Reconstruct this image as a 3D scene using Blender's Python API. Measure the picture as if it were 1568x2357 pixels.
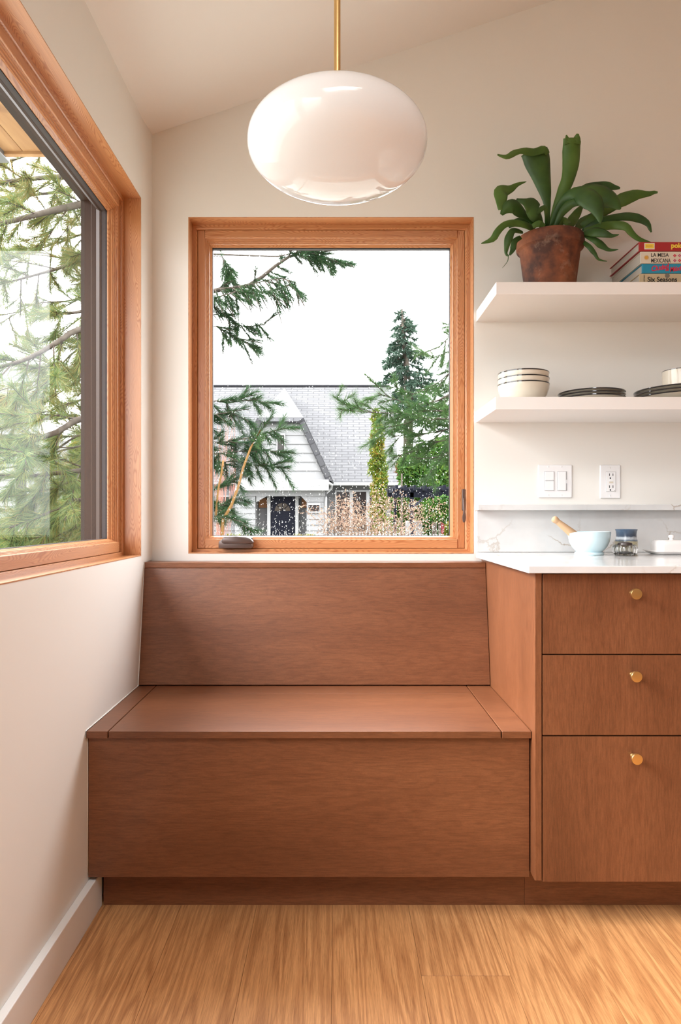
import bpy, bmesh, math, random
import numpy as np
from mathutils import Vector, Matrix, Euler

random.seed(7)
rng = np.random.default_rng(7)
for o in list(bpy.data.objects):
    bpy.data.objects.remove(o)
S = bpy.context.scene
COL = S.collection

# ------------------------------------------------------------------ camera, sky, exposure
F, VX, VY, H = 1568.0, 773.0, 1187.0, 1.04      # focal length in px, vanishing point, eye height
cam_d = bpy.data.cameras.new('camera')
cam_d.sensor_fit = 'HORIZONTAL'; cam_d.sensor_width = 24.0; cam_d.lens = 24.0
cam_d.shift_x = (784.0 - VX) / 1568.0
cam_d.shift_y = (VY - 1178.5) / 1568.0
cam_d.clip_start = 0.05; cam_d.clip_end = 400
cam = bpy.data.objects.new('camera', cam_d); COL.objects.link(cam)
cam.location = (0, 0, H); cam.rotation_euler = (math.radians(90), 0, 0)
S.camera = cam

world = bpy.data.worlds.new('overcast_sky'); S.world = world
world.use_nodes = True
bg = world.node_tree.nodes['Background']
bg.inputs[0].default_value = (0.965, 0.98, 1.0, 1)
_nt = world.node_tree       # standard overcast sky: zenith three times as bright as the horizon
_tc = _nt.nodes.new('ShaderNodeTexCoord'); _sx = _nt.nodes.new('ShaderNodeSeparateXYZ'); _mt = _nt.nodes.new('ShaderNodeMath')
_nt.links.new(_tc.outputs['Generated'], _sx.inputs[0]); _nt.links.new(_sx.outputs[2], _mt.inputs[0])
_mt.operation = 'MULTIPLY_ADD'; _mt.inputs[1].default_value = 0.86; _mt.inputs[2].default_value = 0.43
_mx = _nt.nodes.new('ShaderNodeMath'); _mx.operation = 'MAXIMUM'; _mx.inputs[1].default_value = 0.2
_nt.links.new(_mt.outputs[0], _mx.inputs[0]); _nt.links.new(_mx.outputs[0], bg.inputs[1])

S.view_settings.view_transform = 'Standard'
S.view_settings.look = 'None'
S.view_settings.gamma = 1.0
S.view_settings.use_curve_mapping = False
S.view_settings.exposure = 3.74
S.cycles.use_denoising = True
S.cycles.max_bounces = 10
S.cycles.diffuse_bounces = 6
S.cycles.glossy_bounces = 4
S.cycles.transmission_bounces = 8
S.cycles.transparent_max_bounces = 24
S.cycles.sample_clamp_indirect = 6.0
S.cycles.caustics_reflective = False
S.cycles.caustics_refractive = False

# sun veiled by thin cloud, high on the side window's side of the house
sun_d = bpy.data.lights.new('veiled_sun', 'SUN'); sun_d.energy = 0.55; sun_d.angle = math.radians(28); sun_d.color = (1.0, 0.97, 0.93)
sun = bpy.data.objects.new('veiled_sun', sun_d); COL.objects.link(sun)
sun.rotation_euler = Vector((1.0, 0.14, -0.66)).to_track_quat('-Z', 'Y').to_euler()

def portal(name, loc, rot, sx, sy):
    l = bpy.data.lights.new(name, 'AREA'); l.shape = 'RECTANGLE'; l.size = sx; l.size_y = sy
    l.energy = 1
    l.cycles.is_portal = True
    o = bpy.data.objects.new(name, l); COL.objects.link(o)
    o.location = loc; o.rotation_euler = rot

R90 = math.pi / 2
DW = 2.36            # depth of the window wall
XW = -0.643          # left wall
RX1, RY0 = 4.8, -5.0  # far sides of the room (right wall, wall behind the camera)
portal('window_portal', (-0.016, DW + 0.2, 1.49), (-R90, 0, 0), 0.95, 1.15)
portal('window_portal', (XW - 0.2, 1.40, 1.50), (0, -R90, 0), 1.15, 1.65)
portal('window_portal', (XW - 0.2, -0.40, 1.50), (0, -R90, 0), 1.15, 1.75)  # portal of the added window beside the camera
SK = (-0.4, 0.7, -0.90, 0.20)       # unseen skylight, added for light from above: x0, x1, y0, y1
_za = 2.3585 + ((SK[0]+SK[1])/2 - XW)/3.0 + 0.27
portal('added_skylight_portal', ((SK[0]+SK[1])/2, (SK[2]+SK[3])/2, _za), (0, -math.atan(1/3), 0), (SK[1]-SK[0])*1.05, SK[3]-SK[2])

def P(px, py, D):
    return Vector(((px - VX) * D / F, D, H - (py - VY) * D / F))
def PX(px, D): return (px - VX) * D / F
def PZ(py, D): return H - (py - VY) * D / F

# ------------------------------------------------------------------ helpers
MW = {}
def setp(o, parent):
    if parent is not None:
        o.parent = parent
        o.matrix_parent_inverse = MW[parent.name].inverted()
def link(name, data, M=Matrix(), parent=None):
    o = bpy.data.objects.new(name, data); COL.objects.link(o)
    o.matrix_basis = M; MW[o.name] = M.copy()
    setp(o, parent)
    return o
def tag(o, label=None, cat=None, group=None, kind=None):
    if label: o['label'] = label
    if cat: o['category'] = cat
    if group: o['group'] = group
    if kind: o['kind'] = kind
    return o
def thing(name, loc, label, cat, group=None, kind=None):
    o = link(name, None, Matrix.Translation(Vector(loc)))
    o.empty_display_size = 0.05
    return tag(o, label, cat, group, kind)
def struct(o):
    o['kind'] = 'structure'; return o
def stuff(o):
    o['kind'] = 'stuff'; return o

def meshobj(name, verts, faces, mat, parent=None, M=Matrix(), smooth=False, uv=None):
    me = bpy.data.meshes.new(name)
    me.from_pydata([tuple(v) for v in verts], [], [tuple(f) for f in faces])
    me.update()
    if smooth:
        me.polygons.foreach_set('use_smooth', [True] * len(me.polygons))
    if mat: me.materials.append(mat)
    return link(name, me, M, parent)

def bm_to(name, bm, mat, parent=None, M=Matrix(), smooth=False, angle=None):
    bmesh.ops.recalc_face_normals(bm, faces=bm.faces)
    me = bpy.data.meshes.new(name); bm.to_mesh(me); bm.free()
    if smooth:
        me.polygons.foreach_set('use_smooth', [True] * len(me.polygons))
        if angle: me.set_sharp_from_angle(angle=math.radians(angle))
    if mat: me.materials.append(mat)
    return link(name, me, M, parent)

def bm_box(bm, x0, x1, y0, y1, z0, z1):
    v = [bm.verts.new(p) for p in ((x0,y0,z0),(x1,y0,z0),(x1,y1,z0),(x0,y1,z0),(x0,y0,z1),(x1,y0,z1),(x1,y1,z1),(x0,y1,z1))]
    for f in ((0,3,2,1),(4,5,6,7),(0,1,5,4),(1,2,6,5),(2,3,7,6),(3,0,4,7)):
        bm.faces.new([v[i] for i in f])

def box(name, x0, x1, y0, y1, z0, z1, mat, parent=None, bev=0.0015, seg=2):
    c = Vector(((x0+x1)/2, (y0+y1)/2, (z0+z1)/2))
    bm = bmesh.new()
    bm_box(bm, x0-c.x, x1-c.x, y0-c.y, y1-c.y, z0-c.z, z1-c.z)
    if bev:
        bmesh.ops.bevel(bm, geom=list(bm.edges), offset=bev, segments=seg, profile=0.5, affect='EDGES')
    return bm_to(name, bm, mat, parent, Matrix.Translation(c))

def prism(name, pts, d0, d1, mat, parent=None, axis='y', bev=0):
    """polygon pts (2D) extruded between d0 and d1. axis y: pts=(x,z); axis x: pts=(y,z)"""
    bm = bmesh.new()
    n = len(pts)
    cx = sum(p[0] for p in pts)/n; cz = sum(p[1] for p in pts)/n; cd = (d0+d1)/2
    def mk(p, d):
        return (p[0]-cx, d-cd, p[1]-cz) if axis == 'y' else (d-cd, p[0]-cx, p[1]-cz)
    a = [bm.verts.new(mk(p, d0)) for p in pts]; b = [bm.verts.new(mk(p, d1)) for p in pts]
    bm.faces.new(a); bm.faces.new(b[::-1])
    for i in range(n):
        j = (i+1) % n
        bm.faces.new((a[i], b[i], b[j], a[j]))
    if bev:
        bmesh.ops.bevel(bm, geom=list(bm.edges), offset=bev, segments=2, profile=0.5, affect='EDGES')
    c = Vector((cx, cd, cz)) if axis == 'y' else Vector((cd, cx, cz))
    return bm_to(name, bm, mat, parent, Matrix.Translation(c), smooth=bool(bev), angle=40)

def lathe(name, prof, mat, parent=None, loc=(0,0,0), seg=48, M=None, wob=None, angle=40):
    """prof list of (r,z) ; open ends closed when r==0"""
    bm = bmesh.new(); rings = []
    for (r, z) in prof:
        if r < 1e-6:
            rings.append([bm.verts.new((0, 0, z))])
        else:
            ring = []
            for k in range(seg):
                a = 2*math.pi*k/seg
                rr = r * (wob(a, z) if wob else 1)
                ring.append(bm.verts.new((rr*math.cos(a), rr*math.sin(a), z)))
            rings.append(ring)
    for A, B in zip(rings[:-1], rings[1:]):
        for k in range(seg):
            j = (k+1) % seg
            if len(A) == 1 and len(B) == 1: continue
            if len(A) == 1: bm.faces.new((A[0], B[k], B[j]))
            elif len(B) == 1: bm.faces.new((A[k], B[0], A[j]))
            else: bm.faces.new((A[k], B[k], B[j], A[j]))
    if M is None: M = Matrix.Translation(Vector(loc))
    return bm_to(name, bm, mat, parent, M, smooth=True, angle=angle)

def tube_arrays(pts, radii, seg=6):
    pts = [Vector(p) for p in pts]; n = len(pts)
    V = []; Fc = []
    for i, p in enumerate(pts):
        t = (pts[min(i+1, n-1)] - pts[max(i-1, 0)]).normalized()
        up = Vector((0, 0, 1)) if abs(t.z) < 0.9 else Vector((1, 0, 0))
        a = t.cross(up).normalized(); b = t.cross(a).normalized()
        for k in range(seg):
            an = 2*math.pi*k/seg
            V.append(p + (a*math.cos(an) + b*math.sin(an))*radii[i])
    for i in range(n-1):
        for k in range(seg):
            j = (k+1) % seg
            Fc.append((i*seg+k, i*seg+j, (i+1)*seg+j, (i+1)*seg+k))
    Fc.append(tuple(range(seg))[::-1]); Fc.append(tuple((n-1)*seg+k for k in range(seg)))
    return V, Fc
def tube(name, pts, radii, mat, parent=None, seg=8):
    if not isinstance(radii, (list, tuple)): radii = [radii]*len(pts)
    V, Fc = tube_arrays(pts, radii, seg)
    return meshobj(name, V, Fc, mat, parent, smooth=True)

def resample(pts, n):
    pts = [Vector(p) for p in pts]
    d = [0.0]
    for a, b in zip(pts[:-1], pts[1:]): d.append(d[-1] + (b-a).length)
    def cr(i, t):
        p0 = pts[max(i-1,0)]; p1 = pts[i]; p2 = pts[i+1]; p3 = pts[min(i+2, len(pts)-1)]
        return 0.5*((2*p1) + (p2-p0)*t + (2*p0-5*p1+4*p2-p3)*t*t + (3*p1-p0-3*p2+p3)*t**3)
    out = []
    for k in range(n):
        s = d[-1]*k/(n-1); i = 0
        while i < len(pts)-2 and s > d[i+1]: i += 1
        t = (s-d[i])/max(1e-9, d[i+1]-d[i])
        out.append(cr(i, min(1, max(0, t))))
    return out

# ------------------------------------------------------------------ materials
def newmat(name):
    m = bpy.data.materials.new(name); m.use_nodes = True
    nt = m.node_tree
    return m, nt, nt.nodes['Principled BSDF']
def N(nt, typ, **kw):
    n = nt.nodes.new(typ)
    for k, v in kw.items():
        if k in n.inputs.keys() if isinstance(k, str) and k[0].isupper() else False:
            n.inputs[k].default_value = v
        else:
            setattr(n, k, v)
    return n
def ramp(nt, stops, interp='LINEAR'):
    r = nt.nodes.new('ShaderNodeValToRGB'); cr = r.color_ramp; cr.interpolation = interp
    while len(cr.elements) < len(stops): cr.elements.new(0.5)
    for e, (p, c) in zip(cr.elements, stops):
        e.position = p; e.color = (*c, 1) if len(c) == 3 else c
    return r
def math_n(nt, op, a, b=None, c=None, clamp=False):
    n = nt.nodes.new('ShaderNodeMath'); n.operation = op; n.use_clamp = clamp
    for i, v in enumerate((a, b, c)):
        if v is None: continue
        if isinstance(v, (int, float)): n.inputs[i].default_value = v
        else: nt.links.new(v, n.inputs[i])
    return n.outputs[0]
def mixc(nt, fac, a, b, mode='MIX'):
    n = nt.nodes.new('ShaderNodeMix'); n.data_type = 'RGBA'; n.blend_type = mode
    for key, v in ((0, fac), (6, a), (7, b)):
        if isinstance(v, (int, float)): n.inputs[key].default_value = v
        elif isinstance(v, tuple): n.inputs[key].default_value = (*v, 1) if len(v) == 3 else v
        else: nt.links.new(v, n.inputs[key])
    return n.outputs[2]
def noise(nt, vec, scale, detail=2, rough=0.5, dist=0.0):
    n = nt.nodes.new('ShaderNodeTexNoise')
    n.inputs['Scale'].default_value = scale; n.inputs['Detail'].default_value = detail
    n.inputs['Roughness'].default_value = rough; n.inputs['Distortion'].default_value = dist
    if vec is not None: nt.links.new(vec, n.inputs['Vector'])
    return n.outputs[0]
def vscale(nt, vec, s):
    n = nt.nodes.new('ShaderNodeVectorMath'); n.operation = 'MULTIPLY'
    nt.links.new(vec, n.inputs[0]); n.inputs[1].default_value = s
    return n.outputs[0]
def vadd(nt, a, b):
    n = nt.nodes.new('ShaderNodeVectorMath'); n.operation = 'ADD'
    nt.links.new(a, n.inputs[0]); nt.links.new(b, n.inputs[1])
    return n.outputs[0]
def bump(nt, bsdf, height, strength=0.2, dist=0.002):
    b = nt.nodes.new('ShaderNodeBump'); b.inputs['Strength'].default_value = strength
    b.inputs['Distance'].default_value = dist
    nt.links.new(height, b.inputs['Height']); nt.links.new(b.outputs[0], bsdf.inputs['Normal'])

def plain(name, col, rough=0.5, metal=0.0, coat=0.0, mottling=0.04, spec=0.5):
    m, nt, b = newmat(name)
    tc = nt.nodes.new('ShaderNodeTexCoord')
    f = noise(nt, tc.outputs['Object'], 9, 3)
    c2 = tuple(max(0, c*(1-mottling*2)) for c in col)
    nt.links.new(mixc(nt, f, col, c2), b.inputs['Base Color'])
    b.inputs['Roughness'].default_value = rough; b.inputs['Metallic'].default_value = metal
    b.inputs['Coat Weight'].default_value = coat; b.inputs['Coat Roughness'].default_value = 0.05
    b.inputs['Specular IOR Level'].default_value = spec
    return m

def obj_vec(nt, axis, rnd=True):
    """object coords, swizzled so that grain runs along X, offset per object"""
    tc = nt.nodes.new('ShaderNodeTexCoord'); v = tc.outputs['Object']
    if axis != 'x':
        s = nt.nodes.new('ShaderNodeSeparateXYZ'); c = nt.nodes.new('ShaderNodeCombineXYZ')
        nt.links.new(v, s.inputs[0])
        order = {'y': (1, 0, 2), 'z': (2, 0, 1)}[axis]
        for i, k in enumerate(order): nt.links.new(s.outputs[k], c.inputs[i])
        v = c.outputs[0]
    if rnd:
        oi = nt.nodes.new('ShaderNodeObjectInfo')
        c = nt.nodes.new('ShaderNodeCombineXYZ')
        for i, k in enumerate((37.0, 11.0, 5.3)):
            nt.links.new(math_n(nt, 'MULTIPLY', oi.outputs['Random'], k), c.inputs[i])
        v = vadd(nt, v, c.outputs[0])
    return v

def maple(axis):
    """brown stained maple veneer"""
    m, nt, b = newmat('stained_maple_' + axis)
    v = obj_vec(nt, axis)
    n1 = noise(nt, vscale(nt, v, (1.1, 4.5, 4.5)), 1.6, 3, 0.55, 0.35)       # broad figure
    n2 = noise(nt, vscale(nt, v, (14, 190, 190)), 2.0, 4, 0.7)                # fine grain
    n3 = noise(nt, vscale(nt, v, (70, 300, 300)), 3.0, 3, 0.75)              # flecks
    ring = math_n(nt, 'SINE', math_n(nt, 'MULTIPLY', n1, 85.0))
    ring = math_n(nt, 'MULTIPLY_ADD', ring, 0.5, 0.5)
    base = ramp(nt, [(0.25, (0.160, 0.0565, 0.0222)), (0.5, (0.200, 0.073, 0.0300)), (0.75, (0.235, 0.090, 0.038))])
    nt.links.new(n1, base.inputs[0])
    c = mixc(nt, math_n(nt, 'MULTIPLY', math_n(nt, 'POWER', ring, 5.0), 0.26), base.outputs[0], (0.135, 0.042, 0.015))
    g = ramp(nt, [(0.30, (0.70, 0.67, 0.64)), (0.62, (1.08, 1.08, 1.08))]); nt.links.new(n2, g.inputs[0])
    c = mixc(nt, 1.0, c, g.outputs[0], 'MULTIPLY')
    g2 = ramp(nt, [(0.34, (0.86, 0.85, 0.84)), (0.6, (1.03, 1.03, 1.03))]); nt.links.new(n3, g2.inputs[0])
    c = mixc(nt, 1.0, c, g2.outputs[0], 'MULTIPLY')
    sp = nt.nodes.new('ShaderNodeSeparateXYZ'); nt.links.new(v, sp.inputs[0])       # veneer leaves differ slightly
    lf = math_n(nt, 'FLOOR', math_n(nt, 'MULTIPLY', math_n(nt, 'ADD', sp.outputs[1], sp.outputs[2]), 8.6))
    wn = nt.nodes.new('ShaderNodeTexWhiteNoise'); wn.noise_dimensions = '1D'; nt.links.new(lf, wn.inputs['W'])
    lr = ramp(nt, [(0, (0.93, 0.925, 0.92)), (1, (1.05, 1.05, 1.05))]); nt.links.new(wn.outputs['Value'], lr.inputs[0])
    c = mixc(nt, 1.0, c, lr.outputs[0], 'MULTIPLY')
    nt.links.new(c, b.inputs['Base Color'])
    b.inputs['Roughness'].default_value = 0.38
    b.inputs['Coat Weight'].default_value = 0.15; b.inputs['Coat Roughness'].default_value = 0.28
    b.inputs['Specular IOR Level'].default_value = 0.5
    bump(nt, b, n2, 0.05, 0.001)
    return m

def fir(axis='x'):
    """clear finished douglas fir"""
    m, nt, b = newmat('douglas_fir_' + axis)
    v = obj_vec(nt, axis)
    warp = noise(nt, vscale(nt, v, (1.3, 9, 9)), 1.5, 2, 0.5)
    sx = nt.nodes.new('ShaderNodeSeparateXYZ'); nt.links.new(v, sx.inputs[0])
    t = math_n(nt, 'ADD', math_n(nt, 'MULTIPLY', sx.outputs[1], 260.0), math_n(nt, 'MULTIPLY', sx.outputs[2], 190.0))
    t = math_n(nt, 'ADD', t, math_n(nt, 'MULTIPLY', warp, 75.0))
    r = math_n(nt, 'MULTIPLY_ADD', math_n(nt, 'SINE', math_n(nt, 'MULTIPLY', t, 6.2)), 0.5, 0.5)
    r = math_n(nt, 'POWER', r, 2.2)
    fine = noise(nt, vscale(nt, v, (6, 260, 260)), 2.0, 3, 0.7)
    tone = noise(nt, vscale(nt, v, (0.8, 12, 12)), 1.2, 1)
    base = ramp(nt, [(0.3, (0.52, 0.235, 0.096)), (0.7, (0.62, 0.315, 0.145))]); nt.links.new(tone, base.inputs[0])
    c = mixc(nt, math_n(nt, 'MULTIPLY', r, 0.70), base.outputs[0], (0.36, 0.115, 0.034))
    g = ramp(nt, [(0.3, (0.86, 0.84, 0.82)), (0.65, (1.05, 1.05, 1.05))]); nt.links.new(fine, g.inputs[0])
    c = mixc(nt, 1.0, c, g.outputs[0], 'MULTIPLY')
    nt.links.new(c, b.inputs['Base Color'])
    b.inputs['Roughness'].default_value = 0.36
    b.inputs['Coat Weight'].default_value = 0.3; b.inputs['Coat Roughness'].default_value = 0.2
    bump(nt, b, r, 0.04, 0.001)
    return m

def oak():
    m, nt, b = newmat('oak_floor')
    v = obj_vec(nt, 'y')
    oi = nt.nodes.new('ShaderNodeObjectInfo')
    fine0 = noise(nt, vscale(nt, v, (2.5, 14, 14)), 1.3, 3, 0.6)
    n1 = noise(nt, vscale(nt, v, (0.55, 9.0, 9.0)), 1.0, 2.5, 0.5, 0.45)
    cont = math_n(nt, 'MULTIPLY_ADD', math_n(nt, 'SINE', math_n(nt, 'MULTIPLY', n1, 95.0)), 0.5, 0.5)
    cont = math_n(nt, 'MULTIPLY', math_n(nt, 'POWER', cont, 1.6), math_n(nt, 'MULTIPLY_ADD', fine0, 0.9, 0.4))
    fine = noise(nt, vscale(nt, v, (5, 150, 150)), 2.0, 4, 0.7)
    pores = noise(nt, vscale(nt, v, (9, 330, 330)), 2.0, 2, 0.7)
    tone = noise(nt, vscale(nt, v, (0.9, 5, 5)), 1.0, 2)
    base = ramp(nt, [(0.3, (0.62, 0.305, 0.120)), (0.7, (0.71, 0.375, 0.158))]); nt.links.new(tone, base.inputs[0])
    c = mixc(nt, math_n(nt, 'MULTIPLY', cont, 0.58), base.outputs[0], (0.33, 0.125, 0.040))
    g = ramp(nt, [(0.32, (0.74, 0.70, 0.66)), (0.62, (1.06, 1.06, 1.06))]); nt.links.new(fine, g.inputs[0])
    c = mixc(nt, 1.0, c, g.outputs[0], 'MULTIPLY')
    g = ramp(nt, [(0.36, (0.72, 0.68, 0.64)), (0.48, (1, 1, 1))]); nt.links.new(pores, g.inputs[0])
    c = mixc(nt, 0.8, c, g.outputs[0], 'MULTIPLY')
    tint = ramp(nt, [(0, (0.95, 0.94, 0.93)), (1, (1.05, 1.05, 1.05))]); nt.links.new(oi.outputs['Random'], tint.inputs[0])
    c = mixc(nt, 1.0, c, tint.outputs[0], 'MULTIPLY')
    nt.links.new(c, b.inputs['Base Color'])
    b.inputs['Roughness'].default_value = 0.45
    bump(nt, b, fine, 0.08, 0.001)
    return m

def paint(name, col, rough=0.6, tex=0.05):
    m, nt, b = newmat(name)
    tc = nt.nodes.new('ShaderNodeTexCoord')
    n1 = noise(nt, tc.outputs['Object'], 1.3, 2)
    n2 = noise(nt, tc.outputs['Object'], 260, 2)
    nt.links.new(mixc(nt, n1, col, tuple(c*0.985 for c in col)), b.inputs['Base Color'])
    b.inputs['Roughness'].default_value = rough
    b.inputs['Specular IOR Level'].default_value = 0.3
    bump(nt, b, n2, tex, 0.0006)
    return m

def quartz():
    m, nt, b = newmat('white_quartz')
    tc = nt.nodes.new('ShaderNodeTexCoord'); v = tc.outputs['Object']
    w = nt.nodes.new('ShaderNodeTexNoise'); w.inputs['Scale'].default_value = 9; w.inputs['Detail'].default_value = 5
    w.inputs['Roughness'].default_value = 0.7
    nt.links.new(v, w.inputs['Vector'])
    vv = vadd(nt, v, vscale(nt, w.outputs[1], (0.09, 0.09, 0.09)))
    vo = nt.nodes.new('ShaderNodeTexVoronoi'); vo.feature = 'DISTANCE_TO_EDGE'; vo.inputs['Scale'].default_value = 4.3
    nt.links.new(vv, vo.inputs['Vector'])
    line = ramp(nt, [(0.0, (1, 1, 1)), (0.017, (0, 0, 0))]); nt.links.new(vo.outputs[0], line.inputs[0])
    msk = ramp(nt, [(0.44, (0, 0, 0)), (0.56, (1, 1, 1))]); nt.links.new(noise(nt, v, 3.3, 2), msk.inputs[0])
    fac = math_n(nt, 'MULTIPLY', line.outputs[0], math_n(nt, 'MULTIPLY', msk.outputs[0], 0.75))
    cl = ramp(nt, [(0.35, (0.60, 0.60, 0.60)), (0.65, (0.70, 0.70, 0.695))]); nt.links.new(noise(nt, v, 5, 4, 0.6), cl.inputs[0])
    nt.links.new(mixc(nt, fac, cl.outputs[0], (0.36, 0.28, 0.20)), b.inputs['Base Color'])
    b.inputs['Roughness'].default_value = 0.12
    return m

def schlick(nt, f0, k=1.0):
    lw = nt.nodes.new('ShaderNodeLayerWeight'); lw.inputs[0].default_value = 0.5
    return math_n(nt, 'MULTIPLY_ADD', math_n(nt, 'POWER', lw.outputs['Facing'], 5.0), k*(1-f0), f0)
def glass_thin(name, tint=(1, 1, 1), ior=1.5, rough=0.0):
    m, nt, b = newmat(name)
    nt.nodes.remove(b)
    out = nt.nodes['Material Output']
    tr = nt.nodes.new('ShaderNodeBsdfTransparent'); tr.inputs[0].default_value = (*tint, 1)
    gl = nt.nodes.new('ShaderNodeBsdfGlossy'); gl.inputs['Roughness'].default_value = rough
    mx = nt.nodes.new('ShaderNodeMixShader')
    nt.links.new(schlick(nt, 0.012, 0.45), mx.inputs[0]); nt.links.new(tr.outputs[0], mx.inputs[1]); nt.links.new(gl.outputs[0], mx.inputs[2])
    nt.links.new(mx.outputs[0], out.inputs[0])
    return m

def leafmat(name, cols, rough=0.5, island=True, trans=0.25, scale=3.0):
    m, nt, b = newmat(name)
    if island:
        g = nt.nodes.new('ShaderNodeNewGeometry'); f = g.outputs['Random Per Island']
        tc = nt.nodes.new('ShaderNodeTexCoord')
        f2 = noise(nt, tc.outputs['Object'], scale, 2)
        f = math_n(nt, 'ADD', math_n(nt, 'MULTIPLY', f, 0.45), math_n(nt, 'MULTIPLY', f2, 0.6))
    else:
        tc = nt.nodes.new('ShaderNodeTexCoord'); f = noise(nt, tc.outputs['Object'], scale, 4)
    r = ramp(nt, [(i/(len(cols)-1)*0.6+0.2, c) for i, c in enumerate(cols)])
    nt.links.new(f, r.inputs[0]); nt.links.new(r.outputs[0], b.inputs['Base Color'])
    b.inputs['Roughness'].default_value = rough
    b.inputs['Specular IOR Level'].default_value = 0.5 if name.startswith('fern') else 0.12
    if trans:
        out = nt.nodes['Material Output']
        t = nt.nodes.new('ShaderNodeBsdfTranslucent'); nt.links.new(r.outputs[0], t.inputs[0])
        mx = nt.nodes.new('ShaderNodeMixShader'); mx.inputs[0].default_value = trans
        nt.links.new(b.outputs[0], mx.inputs[1]); nt.links.new(t.outputs[0], mx.inputs[2]); nt.links.new(mx.outputs[0], out.inputs[0])
    return m

def shingles(name, c1, c2, sx=0.30, sz=0.14):
    m, nt, b = newmat(name)
    tc = nt.nodes.new('ShaderNodeTexCoord')
    br = nt.nodes.new('ShaderNodeTexBrick')
    br.inputs['Scale'].default_value = 1.0
    br.inputs['Brick Width'].default_value = sx; br.inputs['Row Height'].default_value = sz
    br.inputs['Mortar Size'].default_value = 0.022; br.offset = 0.5
    br.inputs['Color1'].default_value = (*c1, 1); br.inputs['Color2'].default_value = (*c2, 1)
    br.inputs['Mortar'].default_value = (c2[0]*0.55, c2[1]*0.55, c2[2]*0.55, 1)
    nt.links.new(tc.outputs['UV'], br.inputs['Vector'])
    nt.links.new(br.outputs[0], b.inputs['Base Color'])
    b.inputs['Roughness'].default_value = 0.9
    return m

MX, MY, MZ = maple('x'), maple('y'), maple('z')
FIR = fir('x')
OAK = oak()
WALL = paint('wall_paint', (0.81, 0.795, 0.755))
CEIL = paint('ceiling_paint', (0.80, 0.785, 0.76))
TRIMW = paint('trim_paint', (0.83, 0.82, 0.80), 0.4, 0.02)
SHELFW = paint('shelf_paint', (0.83, 0.81, 0.79), 0.4, 0.02)
QZ = quartz()
GLASS = glass_thin('window_glass')
BRASS = plain('brushed_brass', (0.80, 0.56, 0.24), 0.36, 1.0, mottling=0.04)
BLACK = plain('black_gasket', (0.012, 0.012, 0.015), 0.5)
DARK = plain('dark_gap', (0.006, 0.004, 0.003), 0.9, spec=0.05)
BROWN = plain('bronze_cladding', (0.036, 0.023, 0.018), 0.5, spec=0.12)
HW = plain('bronze_hardware', (0.125, 0.09, 0.08), 0.35, 0.35)
SPACER = plain('grey_spacer', (0.05, 0.046, 0.048), 0.5, spec=0.12)
PLASTIC = plain('white_plastic', (0.84, 0.84, 0.85), 0.28, mottling=0.0)
GREYP = plain('pale_grey_plastic', (0.50, 0.50, 0.51), 0.4)
SLOT = plain('dark_slot', (0.03, 0.03, 0.035), 0.6)
CREAM = plain('cream_glaze', (0.72, 0.66, 0.55), 0.18, coat=0.4, mottling=0.02)
RIM = plain('black_glaze', (0.010, 0.010, 0.012), 0.10, coat=0.8)

# ------------------------------------------------------------------ room shell
ZC = lambda x: PZ(311, DW) + (x - XW) / 3.0          # sloping ceiling height, 4 in 12 pitch
WT = 0.17
# front (far) window opening and left window opening
FW = dict(u0=PX(433.5, DW), u1=PX(1090.8, DW), v0=PZ(1274.3, DW), v1=PZ(499.5, DW))
DL = 2.249
LW = dict(y0=0.56, y1=DL, v0=0.907, v1=2.089)

bm = bmesh.new()
bm_box(bm, XW-WT, RX1+WT, DW, DW+WT, -0.3, FW['v0'])
bm_box(bm, XW-WT, FW['u0'], DW, DW+WT, FW['v0'], FW['v1'])
bm_box(bm, FW['u1'], RX1+WT, DW, DW+WT, FW['v0'], FW['v1'])
bm_box(bm, XW-WT, RX1+WT, DW, DW+WT, FW['v1'], 2.42)
# gable part above, under the sloping ceiling
v = [bm.verts.new(p) for p in ((XW-WT, DW, 2.42), (RX1+WT, DW, 2.42), (RX1+WT, DW, ZC(RX1)+0.2), (XW-WT, DW, 2.44),
                               (XW-WT, DW+WT, 2.42), (RX1+WT, DW+WT, 2.42), (RX1+WT, DW+WT, ZC(RX1)+0.2), (XW-WT, DW+WT, 2.44))]
for f in ((0,1,2,3),(7,6,5,4),(0,4,5,1),(1,5,6,2),(2,6,7,3),(3,7,4,0)): bm.faces.new([v[i] for i in f])
struct(bm_to('wall_back', bm, WALL))

bm = bmesh.new()
GD = (-3.3, -1.6)
bm_box(bm, XW-WT, XW, GD[1], DW, -0.3, LW['v0'])
bm_box(bm, XW-WT, XW, RY0-WT, GD[1], -0.3, LW['v1'])
bm_box(bm, XW-WT, XW, GD[1], -1.3, LW['v0'], LW['v1'])
bm_box(bm, XW-WT, XW, 0.5, LW['y0'], LW['v0'], LW['v1'])
bm_box(bm, XW-WT, XW, LW['y1'], DW, LW['v0'], LW['v1'])
bm_box(bm, XW-WT, XW, RY0-WT, DW, LW['v1'], 2.5)
# plaster built up in the inside corner
cc = 0.0075
v = [bm.verts.new(p) for p in ((XW-0.01, 2.262, LW['v0']-0.02), (XW+0.0002, 2.262, LW['v0']-0.02), (XW+cc, DW+0.01, LW['v0']-0.02), (XW-0.01, DW+0.01, LW['v0']-0.02),
                               (XW-0.01, 2.262, 2.45), (XW+0.0002, 2.262, 2.45), (XW+cc, DW+0.01, 2.45), (XW-0.01, DW+0.01, 2.45))]
for f in ((0,3,2,1),(4,5,6,7),(0,1,5,4),(1,2,6,5),(2,3,7,6),(3,0,4,7)): bm.faces.new([v[i] for i in f])
struct(bm_to('wall_left', bm, WALL))

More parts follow.
